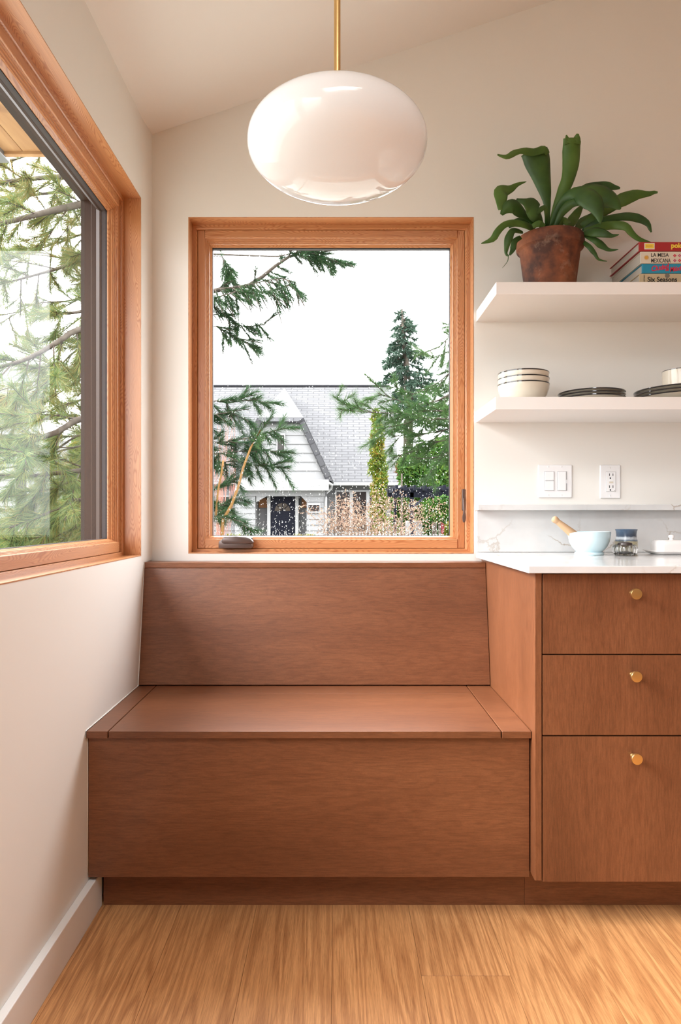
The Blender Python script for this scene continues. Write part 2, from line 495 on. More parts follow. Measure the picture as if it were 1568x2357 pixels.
# wall on the kitchen side
bm = bmesh.new(); zt = ZC(RX1)+0.2
bm_box(bm, RX1, RX1+WT, RY0-WT, DW+WT, -0.3, zt)
struct(bm_to('wall_right', bm, WALL))
# wall behind the camera
bm = bmesh.new()
bm_box(bm, XW-WT, RX1+WT, RY0-WT, RY0, -0.3, 2.45)
v = [bm.verts.new(p) for p in ((XW-WT, RY0-WT, 2.45), (RX1+WT, RY0-WT, 2.45), (RX1+WT, RY0-WT, zt), (XW-WT, RY0-WT, 2.46),
                               (XW-WT, RY0, 2.45), (RX1+WT, RY0, 2.45), (RX1+WT, RY0, zt), (XW-WT, RY0, 2.46))]
for f in ((0,1,2,3),(7,6,5,4),(0,4,5,1),(1,5,6,2),(2,6,7,3),(3,7,4,0)): bm.faces.new([v[i] for i in f])
struct(bm_to('wall_front', bm, WALL))

# sloping ceiling, cut open for the added skylight
bm = bmesh.new()
xa, xb = XW-WT, RX1+WT
def slab(x0, x1, y0, y1):
    v = []
    for dz0 in (0, 0.25):
        for (x, y) in ((x0, y0), (x1, y0), (x1, y1), (x0, y1)):
            v.append(bm.verts.new((x, y, ZC(x)+dz0)))
    for f in ((3,2,1,0),(4,5,6,7),(0,1,5,4),(1,2,6,5),(2,3,7,6),(3,0,4,7)): bm.faces.new([v[i] for i in f])
slab(xa, xb, SK[3], DW+WT); slab(xa, xb, RY0-WT, SK[2]); slab(xa, SK[0], SK[2], SK[3]); slab(SK[1], xb, SK[2], SK[3])
struct(bm_to('ceiling', bm, CEIL))

# floor: sub floor + oak planks
fl = struct(box('floor', XW-0.1, RX1+0.1, RY0-0.1, DW, -0.25, -0.018, DARK, bev=0))
PW = 0.2023; px0 = 0.1935; gap = 0.0006
k0 = math.floor((XW - px0)/PW); k1 = math.ceil((RX1 - px0)/PW)
for k in range(k0, k1):
    xs = max(XW+0.001, px0 + k*PW); xe = min(RX1-0.001, px0 + (k+1)*PW)
    if xe - xs < 0.004: continue
    if k == 0: ends = [RY0, -3.4, -1.9, -0.35, 1.54, DW-0.02]
    else:
        s = RY0; ends = [s]
        off = [(0.9, 2.6), (1.7, 2.2), (0.6, 2.4), (1.3, 2.35)][k % 4]
        s += off[0]
        while s < 1.3:
            if not (1.25 < s): ends.append(s)
            s += off[1]
        ends.append(DW-0.02)
    for a, b_ in zip(ends[:-1], ends[1:]):
        box('plank', xs+gap/2, xe-gap/2, a+gap, b_-gap, -0.018, 0.0, OAK, fl, bev=0.0003, seg=1)

# baseboard along the left wall
XB = XW + 0.0195
struct(box('baseboard_left', XW, XB, GD[1]+0.05, 1.818, 0.0, 0.0935, TRIMW, bev=0.002))

# ------------------------------------------------------------------ windows
def ring(name, rect, tpairs, mat, parent, to3, extra=None):
    """mitred frame of four boards. rect=(u0,v0,u1,v1); tpairs: list of (t_side, t_top, t_bottom, w)"""
    u0, v0, u1, v1 = rect
    def corner(i, p):
        ts, tt, tb, w = p
        return [(u0+ts, v0+tb, w), (u1-ts, v0+tb, w), (u1-ts, v1-tt, w), (u0+ts, v1-tt, w)][i]
    out = []
    for i in range(4):
        j = (i+1) % 4
        A = [Vector(to3(*corner(i, p))) for p in tpairs]; B = [Vector(to3(*corner(j, p))) for p in tpairs]
        c = sum(A+B, Vector())/(2*len(A))
        ax = (B[0]-A[0]).normalized()
        ay = Vector((0, 0, 1)) if abs(ax.z) < 0.5 else (Vector((1, 0, 0)) if abs(to3(1,0,0)[0]-to3(0,0,0)[0]) > 0.5 else Vector((0, 1, 0)))
        az = ax.cross(ay).normalized(); ay = az.cross(ax)
        Mx = Matrix((ax, ay, az)).transposed().to_4x4(); Mx.translation = c
        Mi = Mx.inverted()
        vs = [Mi @ p for p in A] + [Mi @ p for p in B]
        n = len(A); fs = [tuple(range(n)), tuple(range(2*n-1, n-1, -1))]
        for k in range(n):
            l = (k+1) % n
            fs.append((k, k+n, l+n, l))
        bm = bmesh.new(); bv = [bm.verts.new(p) for p in vs]
        for f in fs: bm.faces.new([bv[q] for q in f])
        nm = name if isinstance(name, str) else name[i % 2]
        out.append(bm_to(nm, bm, mat, parent, Mx))
    return out

def vbox(name, u0, u1, v0, v1, w0, w1, to3, mat, parent, bev=0.0012):
    a = to3(u0, v0, w0); b = to3(u1, v1, w1)
    lo = [min(p, q) for p, q in zip(a, b)]; hi = [max(p, q) for p, q in zip(a, b)]
    dims = [h-l for l, h in zip(lo, hi)]
    L = dims.index(max(dims))
    # local X along the longest side so that the grain follows the board
    c = Vector([(l+h)/2 for l, h in zip(lo, hi)])
    axes = [Vector((1,0,0)), Vector((0,1,0)), Vector((0,0,1))]
    ax = axes[L]; ay = axes[(L+1) % 3]; az = axes[(L+2) % 3]
    d = (dims[L], dims[(L+1) % 3], dims[(L+2) % 3])
    Mx = Matrix((ax, ay, az)).transposed().to_4x4(); Mx.translation = c
    bm = bmesh.new(); bm_box(bm, -d[0]/2, d[0]/2, -d[1]/2, d[1]/2, -d[2]/2, d[2]/2)
    if bev: bmesh.ops.bevel(bm, geom=list(bm.edges), offset=bev, segments=2, profile=0.5, affect='EDGES')
    return bm_to(name, bm, mat, parent, Mx)

def pane(name, rect, w, to3, mat, parent):
    u0, v0, u1, v1 = rect
    return meshobj(name, [to3(u0,v0,w), to3(u1,v0,w), to3(u1,v1,w), to3(u0,v1,w)], [(0,1,2,3)], mat, parent)

def window(name, rect, to3, label, detailed=True):
    u0, v0, u1, v1 = rect
    W = struct(thing(name, to3((u0+u1)/2, v0, 0.05), label, 'window'))
    JD = 0.055
    # jamb lining, flush with the plaster
    ring(('jamb_board', 'jamb_board'), rect, [(0,0,0,-0.0005), (0.003,0.003,0.003,-0.0005), (0.003,0.003,0.003,JD+0.02), (0,0,0,JD+0.02)], FIR, W, to3)
    # frame stop with a small ovolo
    a, at, ab = 0.0195, 0.0205, 0.0150
    ring('frame_stop', rect, [(0.003,0.003,0.003,JD), (a-0.005,at-0.005,ab-0.003,JD), (a-0.002,at-0.002,ab-0.001,JD+0.002), (a,at,ab,JD+0.007),
                              (a,at,ab,JD+0.05), (0.003,0.003,0.003,JD+0.05)], FIR, W, to3)
    # sash: stiles run through, rails between
    g = 0.001; WS = JD + 0.006
    si, ri_t, ri_b = 0.0455, 0.0475, 0.0480
    for (a0, a1) in ((u0+a+g, u0+si), (u1-si, u1-a-g)):
        vbox('sash_stile', a0, a1, v0+ab+g, v1-at-g, WS+0.0015, WS+0.045, to3, FIR, W)
    vbox('sash_rail', u0+si+0.0008, u1-si-0.0008, v1-ri_t, v1-at-g, WS-0.003, WS+0.045, to3, FIR, W)
    vbox('sash_rail', u0+si+0.0008, u1-si-0.0008, v0+ab+g, v0+ri_b, WS-0.003, WS+0.045, to3, FIR, W)
    # stepped glazing bead
    prof = [(0, 0.002), (0.0015, 0.0025), (0.003, 0.006), (0.006, 0.006), (0.007, 0.010), (0.0105, 0.010), (0.0115, 0.014), (0.0145, 0.014), (0.0155, 0.018), (0.0225, 0.025)]
    ks, kt, kb = 1.0, 1.13, 0.52
    tp = [(si-0.0005+t*ks, ri_t-0.0005+t*kt, ri_b-0.0005+t*kb, WS+w) for t, w in prof]
    tp += [(tp[-1][0], tp[-1][1], tp[-1][2], WS+0.029), (si-0.0005, ri_t-0.0005, ri_b-0.0005, WS+0.029)]
    ring('glazing_bead', rect, tp, FIR, W, to3)
    gi = tp[-2][:3]; WG = WS+0.031
    grect = (u0+gi[0]-0.006, v0+gi[2]-0.006, u1-gi[0]+0.006, v1-gi[1]+0.006)
    ring('gasket', grect, [(0,0,0,WG-0.0015), (0.0072,0.0085,0.0075,WG-0.0015), (0.0072,0.0085,0.0075,WG), (0,0,0,WG)], BLACK, W, to3)
    ring('spacer_bar', grect, [(0.001,0.001,0.001,WG+0.001), (0.0068,0.0068,0.0068,WG+0.001), (0.0068,0.0068,0.0068,WG+0.014), (0.001,0.001,0.001,WG+0.014)], SPACER, W, to3)
    gl = pane('glass_pane', grect, WG+0.0005, to3, GLASS, W)
    # bronze cladding outside
    ring('sash_cladding', grect, [(-0.03,-0.03,-0.03,WG+0.015), (0.0062,0.0062,0.0062,WG+0.015), (0.0062,0.0062,0.0062,WG+0.022), (-0.004,-0.004,-0.004,WG+0.036), (-0.03,-0.03,-0.03,WG+0.036)], BROWN, W, to3)
    ring('frame_cladding', rect, [(-0.01,-0.01,-0.01,WG+0.016), (0.028,0.028,0.028,WG+0.016), (0.026,0.026,0.026,WG+0.062), (0.020,0.020,0.020,WG+0.066), (0.018,0.018,0.018,WG+0.10), (-0.01,-0.01,-0.01,WG+0.10)], BROWN, W, to3)
    return W, WS, grect, WG

to3F = lambda u, v, w: (u, DW+w, v)
to3L = lambda u, v, w: (XW-w, u, v)
W1, WS, G1, WG = window('window_1', (FW['u0'], FW['v0'], FW['u1'], FW['v1']), to3F, 'square fir framed window above the bench')
W2, _, G2, _ = window('window_2', (LW['y0'], LW['v0'], LW['y1'], LW['v1']), to3L, 'fir framed window in the side wall by the pine tree')
window('added_side_window', (-1.3, LW['v0'], 0.5, LW['v1']), to3L, 'unseen fir framed window added beside the camera for side light')  # out of view, added to bring more light in from the left
sk = struct(thing('added_skylight', ((SK[0]+SK[1])/2, (SK[2]+SK[3])/2, ZC((SK[0]+SK[1])/2)+0.2), 'unseen skylight added in the sloping ceiling for light from above', 'window'))
meshobj('glass_pane', [(SK[0], SK[2], ZC(SK[0])+0.24), (SK[1], SK[2], ZC(SK[1])+0.24), (SK[1], SK[3], ZC(SK[1])+0.24), (SK[0], SK[3], ZC(SK[0])+0.24)], [(0,1,2,3)], GLASS, sk)

# crank operator on the bottom rail of the far window
def crank():
    d = DW+WS-0.003
    op = thing('crank_operator', P(545, 1262, d), None, None)
    op.parent = W1; op.matrix_parent_inverse = MW[W1.name].inverted()
    q = d-0.042; x0, x1 = PX(502.5, q), PX(581.5, q); zb, zt_ = PZ(1262.5, q), PZ(1247, q)
    # housing: rounded box tapering to the top
    bm = bmesh.new()
    pts = [(x0, zb), (x1-0.004, zb), (x1, zb+0.006), (x1-0.005, zt_), (x0+0.008, zt_+0.006), (x0+0.001, zt_+0.001)]
    prism('housing', pts, d-0.042, d, HW, op, 'y', 0.004)
    hx0, hx1 = PX(510, q), PX(584, q); hz0, hz1 = PZ(1251.5, q), PZ(1235.0, q)
    hp = [(hx0, hz0+0.004), (hx0+0.006, hz0), (hx1-0.030, hz0), (hx1-0.004, hz0-0.001), (hx1, hz0+0.006), (hx1-0.012, hz1-0.006),
          (hx1-0.028, hz1-0.001), (hx0+0.05, hz1), (hx0+0.010, hz1), (hx0+0.001, hz1-0.008)]
    prism('folding_handle', hp, d-0.046, d-0.014, HW, op, 'y', 0.004)
    lathe('pivot', [(0,0), (0.008,0), (0.008,0.012), (0.005,0.014), (0,0.014)], HW, op, P(577, 1246, d-0.012), 20)
crank()
# lock lever on the stile
def lock():
    d = DW+WS+0.0015
    op = thing('sash_lock', P(1067, 1170, d), None, None)
    op.parent = W1; op.matrix_parent_inverse = MW[W1.name].inverted()
    box('escutcheon', PX(1063.2, d), PX(1070.4, d), d-0.008, d, PZ(1175, d), PZ(1126, d), HW, op, 0.002)
    L = [P(1067.2, 1146, d-0.012), P(1067.8, 1160, d-0.022), P(1069, 1175, d-0.026), P(1069, 1185, d-0.024), P(1068.4, 1194, d-0.02), P(1068.4, 1203, d-0.018)]
    L = resample(L, 14)
    V, Fc = [], []
    wd = [0.0022, 0.0024, 0.0026, 0.0028, 0.003, 0.0032, 0.0034, 0.004, 0.005, 0.0062, 0.007, 0.007, 0.006, 0.003]
    for p, w in zip(L, wd):
        for (a, b) in ((-1, -1), (1, -1), (1, 1), (-1, 1)):
            V.append((p.x+a*w, p.y+b*0.0025, p.z))
    for i in range(13):
        for k in range(4):
            j = (k+1) % 4
            Fc.append((i*4+k, i*4+j, (i+1)*4+j, (i+1)*4+k))
    Fc += [(3,2,1,0), (52,53,54,55)]
    o = meshobj('lever', V, Fc, HW, op, smooth=True)
    mod = o.modifiers.new('round', 'SUBSURF'); mod.levels = 1; mod.render_levels = 2
lock()

# rain drops on the far window
def drops():
    V = []; Fc = []
    u0, v0, u1, v1 = G1
    n = 3600
    for i in range(n):
        r = random.random()
        zz = v0 + 0.008 + (v1-v0-0.03)*(random.random()**2.3)
        uu = u0 + 0.012 + (u1-u0-0.024)*random.random()
        # drops gather in runs
        if random.random() < 0.55:
            uu = u0 + 0.012 + (u1-u0-0.024)*((int(random.random()*70)+0.5+random.gauss(0, 0.10))/70)
        rad = 0.0007 + 0.0011*random.random()**2.2
        el = 1.0 + random.random()*0.8
        b = len(V); y = DW+WG+0.0008
        for ringk, (rr, dd) in enumerate(((1.0, 0.0), (0.75, 0.5))):
            for k in range(6):
                a = k*math.pi/3
                V.append((uu+rad*rr*math.cos(a), y+rad*dd, zz+rad*rr*el*math.sin(a)))
        V.append((uu, y+rad*0.72, zz))
        for k in range(6):
            j = (k+1) % 6
            Fc.append((b+k, b+j, b+6+j, b+6+k)); Fc.append((b+6+k, b+6+j, b+12))
    m, nt, bs = newmat('rain_water')
    bs.inputs['Base Color'].default_value = (1, 1, 1, 1); bs.inputs['Transmission Weight'].default_value = 1.0
    bs.inputs['Roughness'].default_value = 0.0; bs.inputs['IOR'].default_value = 1.33
    o = meshobj('rain_drops', V, Fc, m, W1, smooth=True)
    stuff(o)
drops()

# ------------------------------------------------------------------ bench
XR = 0.5044                     # inner face of the cabinet end panel
YS, ZS = 1.75, PZ(1683.4, 1.75)  # seat front edge, seat height
YB = 2.216                      # backrest foot
YC, ZCAP = 2.283, PZ(1294.4, 2.283)
bench = thing('storage_bench', ((XW+XR)/2, 1.95, 0), 'brown stained wood built-in bench with lift-up seat under the window', 'bench')
st = 0.0185; gp = 0.0028
xl = PX(248.6, YS); xr_ = PX(1154.8, YS)
e = 0.0015
box('seat_end', XW+e, xl-gp/2, YS, YB+0.02, ZS-st, ZS, MX, bench)
box('seat_lid', xl+gp/2, xr_-gp/2, YS, 2.128-0.0006, ZS-st, ZS, MX, bench)
box('hinge_rail', xl+gp/2, xr_-gp/2, 2.128, YB+0.02, ZS-st, ZS, MX, bench, bev=0.0008)
box('seat_end', xr_+gp/2, XR-e, YS, YB+0.02, ZS-st, ZS, MX, bench)
box('front_panel', XW+e+0.001, XR-0.003, YS+0.012, YS+0.031, PZ(2019.5, YS+0.012), ZS-st-0.0012, MX, bench)
box('subframe', XW+0.003, XR-0.004, YS+0.032, DW-0.03, 0.12, ZS-st-0.02, DARK, bench, bev=0)
toe = box('toe_kick', XB+0.003, XR-0.0005, 1.8195, 1.838, 0.0, 0.125, MX, bench, bev=0.0008)
# leaning backrest with a thin shadow gap below
zb = ZS + 0.0035
zt2 = ZCAP - 0.0195
M = Matrix.Translation(Vector(((XW+XR)/2, 0, 0)))
th = 0.018
an = math.atan2(YC+0.0015-YB, zt2-zb)
Ln = math.hypot(YC+0.0015-YB, zt2-zb)
bm = bmesh.new(); bm_box(bm, -(XR-XW)/2+e, (XR-XW)/2-e, 0, th, -Ln/2, Ln/2)
bmesh.ops.bevel(bm, geom=list(bm.edges), offset=0.001, segments=2, profile=0.5, affect='EDGES')
Mb = Matrix.Translation(Vector(((XW+XR)/2, (YB+YC+0.0015)/2, (zb+zt2)/2))) @ Matrix.Rotation(-an, 4, 'X')
bm_to('backrest', bm, MX, bench, Mb)
box('backrest_cap', XW+e, XR-e, YC, DW-0.001, ZCAP-0.019, ZCAP, MX, bench)
# the pale bead of sealant between bench and wall
CK = plain('white_sealant', (0.80, 0.78, 0.74), 0.5)
tube('sealant_bead', [(XW+0.001, YS+0.012, 0.115), (XW+0.001, YS+0.011, ZS-st), (XW+0.001, YS-0.001, ZS-st), (XW+0.001, YS-0.001, ZS+0.001), (XW+0.001, YB-0.002, ZS+0.001),
      (XW+0.001, YC-0.002, zt2+0.01), (XW+0.001, YC-0.002, ZCAP+0.001), (XW+0.003, DW-0.002, ZCAP+0.001)], 0.0016, CK, bench, 6)

# ------------------------------------------------------------------ drawer cabinet, worktop
YD = 1.725; ZT = PZ(1302.8, 1.70); CT = 0.0185
zbot = PZ(2030, YD)
cab = thing('drawer_cabinet', (0.78, 2.0, 0), 'brown stained base cabinet with three drawers beside the bench', 'cabinet')
pxr = PX(1247.6, YD)
box('end_panel', XR, pxr, YD, DW-0.002, PZ(2027.5, YD), ZT-CT-0.0006, MZ, cab)
xd0 = PX(1249.8, YD); xd1 = xd0 + 0.483
box('carcass', pxr+0.0002, xd1+0.001, YD+0.022, DW-0.01, 0.118, ZT-CT-0.002, DARK, cab, bev=0)
ys_ = [(1321.3, 1505.3), (1508.3, 1692.3), (1695.6, 2030)]
KN = [(1468.0, 1367.5), (1468.3, 1558.5), (1469.3, 1748.5)]
def knob(parent, cx, cz):
    Mk = Matrix.Translation(Vector((cx, YD-0.0002, cz))) @ Matrix.Rotation(math.pi/2, 4, 'X')
    lathe('knob', [(0,0), (0.0075,0), (0.0075,0.001), (0.0062,0.003), (0.0066,0.012), (0.0120,0.017), (0.0138,0.0185), (0.0138,0.0245), (0.0132,0.0255), (0.0110,0.0257), (0,0.0254)], BRASS, parent, M=Mk, seg=40)
for (a, b_), (kx, ky) in zip(ys_, KN):
    dr = box('drawer', xd0, xd1, YD, YD+0.02, PZ(b_, YD), PZ(a, YD), MZ, cab, bev=0.001)
    knob(dr, PX(kx, YD-0.026)-0.0015, PZ(ky, YD-0.026)+0.0)
box('toe_kick', XR, xd1+0.001, 1.8195, 1.838, 0.0, 0.12, MX, cab, bev=0.0008)
cab2 = thing('door_cabinet', (1.4, 2.0, 0), 'brown stained base cabinet with two doors beyond the drawers', 'cabinet')
xe0 = xd1+0.003; xe1 = xe0+0.76
box('carcass', xe0, xe1, YD+0.022, DW-0.01, 0.118, ZT-CT-0.002, DARK, cab2, bev=0)
for i in range(2):
    a0 = xe0 + i*0.3815
    dr = box('door', a0+0.001, a0+0.3795, YD, YD+0.02, zbot, PZ(1321.3, YD), MZ, cab2, bev=0.001)
    knob(dr, a0+(0.34 if i == 0 else 0.04), PZ(1367.5, YD))
box('toe_kick', xe0, xe1, 1.8195, 1.838, 0.0, 0.12, MX, cab2, bev=0.0008)

XCL = PX(1217.0, 1.70)
top = tag(box('worktop', XCL, xe1+0.02, 1.70, DW-0.021, ZT-CT, ZT, QZ, None, 0.0015), 'white veined quartz worktop above the drawers', 'worktop')
bs = thing('backsplash', (1.2, DW-0.02, ZT), 'low white veined quartz backsplash with a narrow ledge', 'backsplash')
XBL = PX(1098.5, 2.34)
box('slab', XBL, xe1+0.02, DW-0.02, DW-0.0005, ZT+0.0005, PZ(1174, 2.34)+0.0002, QZ, bs, 0.001)
YL = 2.295
box('ledge', PX(1101.0, YL), xe1+0.02, YL, DW-0.0005, PZ(1174.8, YL)+0.0005, PZ(1160.8, YL), QZ, bs, 0.0015)

# ------------------------------------------------------------------ wall plates
def plate(px0_, px1_, py0_, py1_, name, label, cat):
    x0, x1 = PX(px0_, DW), PX(px1_, DW); z0, z1 = PZ(py1_, DW), PZ(py0_, DW)
    r = thing(name, ((x0+x1)/2, DW, (z0+z1)/2), label, cat)
    box('cover_plate', x0, x1, DW-0.005, DW-0.0002, z0, z1, PLASTIC, r, 0.003, 3)
    return r
sw = plate(1238.3, 1316.5, 1070.3, 1145.8, 'light_switch', 'white double rocker light switch on the wall above the backsplash', 'switch')
def screw(par, px, py):
    Mk = Matrix.Translation(P(px, py, DW-0.005)) @ Matrix.Rotation(math.pi/2, 4, 'X')
    s = lathe('screw', [(0,0), (0.0032,0), (0.0030,0.0008), (0,0.001)], PLASTIC, par, M=Mk, seg=16)
    box('screw_slot', PX(px, DW)-0.0004, PX(px, DW)+0.0004, DW-0.0062, DW-0.0058, PZ(py, DW)-0.0026, PZ(py, DW)+0.0026, GREYP, s, bev=0)
for q in (1262.5, 1292.8):
    for r_ in (1074.5, 1140): screw(sw, q, r_)
box('rocker_frame', PX(1251.8, DW), PX(1274.8, DW), DW-0.0056, DW-0.0049, PZ(1129.8, DW), PZ(1084.8, DW), GREYP, sw, 0.0004)
box('rocker', PX(1253, DW), PX(1273.8, DW), DW-0.0085, DW-0.0050, PZ(1106.0, DW), PZ(1086, DW), PLASTIC, sw, 0.001)
box('rocker', PX(1253, DW), PX(1273.8, DW), DW-0.0085, DW-0.0050, PZ(1128.8, DW), PZ(1107.4, DW), PLASTIC, sw, 0.001)
box('rocker_frame', PX(1281.6, DW), PX(1304.6, DW), DW-0.0056, DW-0.0049, PZ(1129.8, DW), PZ(1085.0, DW), GREYP, sw, 0.0004)
box('rocker', PX(1282.8, DW), PX(1301.6, DW), DW-0.0085, DW-0.0050, PZ(1128.8, DW), PZ(1086.2, DW), PLASTIC, sw, 0.001)
box('dimmer_slider', PX(1302.2, DW), PX(1303.9, DW), DW-0.0085, DW-0.0050, PZ(1113, DW), PZ(1104.5, DW), PLASTIC, sw, 0.0003)
ou = plate(1380.3, 1427.8, 1070.3, 1147.2, 'power_outlet', 'white wall outlet with two sockets above the backsplash', 'outlet')
for r_ in (1077, 1141): screw(ou, 1404.4, r_)
box('socket_frame', PX(1393.6, DW), PX(1416.4, DW), DW-0.0056, DW-0.0049, PZ(1132, DW), PZ(1086, DW), GREYP, ou, 0.0004)
box('socket_face', PX(1394.4, DW), PX(1415.6, DW), DW-0.0075, DW-0.0050, PZ(1131.2, DW), PZ(1086.8, DW), PLASTIC, ou, 0.001)
for cy in (1093, 1120.3):
    for cx in (1401.3, 1409.2):
        box('slot', PX(cx-0.7, DW), PX(cx+0.7, DW), DW-0.0080, DW-0.0073, PZ(cy+2.8, DW), PZ(cy-2.8, DW), SLOT, ou, 0)
    Mk = Matrix.Translation(P(1405.2, cy+7.6, DW-0.0073)) @ Matrix.Rotation(math.pi/2, 4, 'X')
    lathe('ground_hole', [(0,0), (0.0026,0), (0.0026,0.0006), (0,0.0006)], SLOT, ou, M=Mk, seg=14)
box('test_button', PX(1400.5, DW), PX(1409.8, DW), DW-0.0085, DW-0.0070, PZ(1108.0, DW), PZ(1104.2, DW), PLASTIC, ou, 0.0004)
box('reset_button', PX(1400.5, DW), PX(1409.8, DW), DW-0.0085, DW-0.0070, PZ(1112.6, DW), PZ(1109.0, DW), CREAM, ou, 0.0004)
box('indicator', PX(1412.6, DW), PX(1413.8, DW), DW-0.0080, DW-0.0070, PZ(1129.6, DW), PZ(1128.4, DW), SLOT, ou, 0)

# ------------------------------------------------------------------ shelves
YSH = 2.065
def shelf(px, pt, pb, label):
    x0 = PX(px, YSH)
    return tag(box('floating_shelf', x0, 1.95, YSH, DW-0.0005, PZ(pb, YSH), PZ(pt, YSH), SHELFW, None, 0.001), label, 'shelf', 'floating shelves'), PZ(pt, YSH)
_, ZU = shelf(1142.5, 649.0, 677.5, 'upper white floating shelf carrying the potted fern and books')
_, ZL = shelf(1141.3, 913.5, 942.3, 'lower white floating shelf carrying bowls and plates')

# ------------------------------------------------------------------ pendant lamp
def lampglass():
    m, nt, b = newmat('opal_glass')
    nt.nodes.remove(b); out = nt.nodes['Material Output']
    d = nt.nodes.new('ShaderNodeBsdfDiffuse'); d.inputs[0].default_value = (0.88, 0.875, 0.87, 1)
    t = nt.nodes.new('ShaderNodeBsdfTranslucent'); t.inputs[0].default_value = (0.96, 0.95, 0.945, 1)
    mx = nt.nodes.new('ShaderNodeMixShader'); mx.inputs[0].default_value = 0.47
    nt.links.new(d.outputs[0], mx.inputs[1]); nt.links.new(t.outputs[0], mx.inputs[2])
    g = nt.nodes.new('ShaderNodeBsdfGlossy'); g.inputs['Roughness'].default_value = 0.015
    m2 = nt.nodes.new('ShaderNodeMixShader'); nt.links.new(schlick(nt, 0.045, 0.9), m2.inputs[0])
    nt.links.new(mx.outputs[0], m2.inputs[1]); nt.links.new(g.outputs[0], m2.inputs[2]); nt.links.new(m2.outputs[0], out.inputs[0])
    return m
D0 = 1.35; LA = 0.1771; LC = 0.0871; LX = PX(776.5, D0); LZ = H + 0.7353
lamp = thing('pendant_lamp', (LX, D0, LZ), 'white opal glass oval pendant lamp on a brass rod', 'lamp')
prof = []
n = 64
for i in range(n+1):
    a = -math.pi/2 + math.pi*i/n
    ca, sa = math.cos(a), math.sin(a)
    k = 2.12   # slightly fuller than an ellipse
    r = LA*abs(ca)**(2/k); z = LC*math.copysign(abs(sa)**(2/k), sa)
    prof.append((0 if i in (0, n) else r, z))
lathe('glass_globe', prof, lampglass(), lamp, (LX, D0, LZ), 96, angle=80)
ztop = ZC(LX) 
lathe('rod', [(0, LC-0.004), (0.0064, LC-0.004), (0.0064, ztop-LZ-0.01), (0, ztop-LZ-0.01)], BRASS, lamp, (LX, D0, LZ), 24)
lathe('fitter_cap', [(0, LC-0.002), (0.028, LC-0.002), (0.028, LC+0.003), (0.010, LC+0.010), (0, LC+0.010)], BRASS, lamp, (LX, D0, LZ), 32)
Mc = Matrix.Translation(Vector((LX, D0, ztop-0.002))) @ Matrix.Rotation(-math.atan(1/3), 4, 'Y')
lathe('ceiling_canopy', [(0, 0), (0.06, 0), (0.06, -0.012), (0.052, -0.02), (0, -0.02)], BRASS, lamp, M=Mc, seg=40)

# ------------------------------------------------------------------ bowls, plates, mug
def bowl(name, px, D, z, r, hgt, label, group):
    root = thing(name, (PX(px, D), D, z), label, 'bowl', group)
    t = 0.0035
    prof = [(0, 0), (r*0.50, 0), (r*0.53, 0.002), (r*0.74, hgt*0.17), (r*0.90, hgt*0.42), (r*0.985, hgt*0.75), (r, hgt-0.003), (r-t*0.5, hgt-0.0022), (r-t, hgt-0.004), (r*0.86, hgt*0.46), (r*0.66, hgt*0.22), (0, 0.006)]
    lathe('body', prof, CREAM, root, (PX(px, D), D, z), 56)
    lathe('rim', [(r+0.0006, hgt-0.0042), (r+0.0008, hgt-0.0015), (r-t*0.5, hgt), (r-t-0.0008, hgt-0.0025), (r-t-0.0004, hgt-0.005), (r+0.0006, hgt-0.0042)], RIM, root, (PX(px, D), D, z), 56)
DB = 2.205
for i, (lab, rr) in enumerate((('lowest cream bowl with black rim in the stack of three', 1.0), ('middle cream bowl with black rim in the stack of three', 0.995), ('topmost cream bowl with black rim in the stack of three', 0.985))):
    bowl('bowl', 1205.0, DB, ZL + 0.0005 + i*0.0185, 58.2*DB/F*rr*0.995, 0.0635, lab, 'cream bowls on the lower shelf')
def plate_(px, D, z, r, label, group, hgt=0.017):
    root = thing('plate', (PX(px, D), D, z), label, 'plate', group)
    prof = [(0, 0), (r*0.60, 0), (r*0.63, 0.002), (r*0.78, hgt*0.45), (r*0.94, hgt*0.70), (r-0.003, hgt*0.80), (r-0.004, hgt*0.92), (r*0.70, hgt*0.62), (r*0.6, 0.005), (0, 0.004)]
    lathe('body', prof, CREAM, root, (PX(px, D), D, z), 64)
    lathe('rim', [(r-0.006, hgt*0.78), (r-0.0015, hgt*0.80), (r, hgt*0.80+0.0016), (r-0.0004, hgt*0.80+0.0036), (r-0.003, hgt*0.80+0.0046), (r-0.010, hgt*0.80+0.0036), (r-0.006, hgt*0.78)], RIM, root, (PX(px, D), D, z), 64)
names = ('lowest', 'middle', 'topmost')
for i in range(3):
    plate_(1361.3, 2.20, ZL+0.0005+i*0.0092, 74.0*2.2/F, names[i]+' small black-rimmed plate in the stack between bowls and large plates', 'small plates on the lower shelf', 0.016)
DP2 = 2.20; PC2 = 1571.0
for i in range(3):
    plate_(PC2, DP2, ZL+0.0005+i*0.0105, 109.0*DP2/F*0.955, names[i]+' large black-rimmed plate in the stack under the cup', 'large plates on the lower shelf', 0.022)
cupx = PX(1570, 2.2); cz = ZL+0.0005+0.020+0.0125
cup = thing('cup', (cupx, 2.2, cz), 'cream cup with a thin dark rim on the large plates', 'cup')
cr = 0.0585; ch = 0.075
lathe('body', [(0,0), (cr*0.85,0), (cr*0.97,0.004), (cr,0.012), (cr,ch-0.002), (cr-0.0018,ch-0.001), (cr-0.0035,ch-0.003), (cr-0.0035,0.01), (0,0.006)], CREAM, cup, (cupx, 2.2, cz), 56)
lathe('rim', [(cr+0.0004,ch-0.0028), (cr+0.0004,ch-0.0008), (cr-0.0018,ch), (cr-0.004,ch-0.002), (cr+0.0004,ch-0.0028)], RIM, cup, (cupx, 2.2, cz), 56)
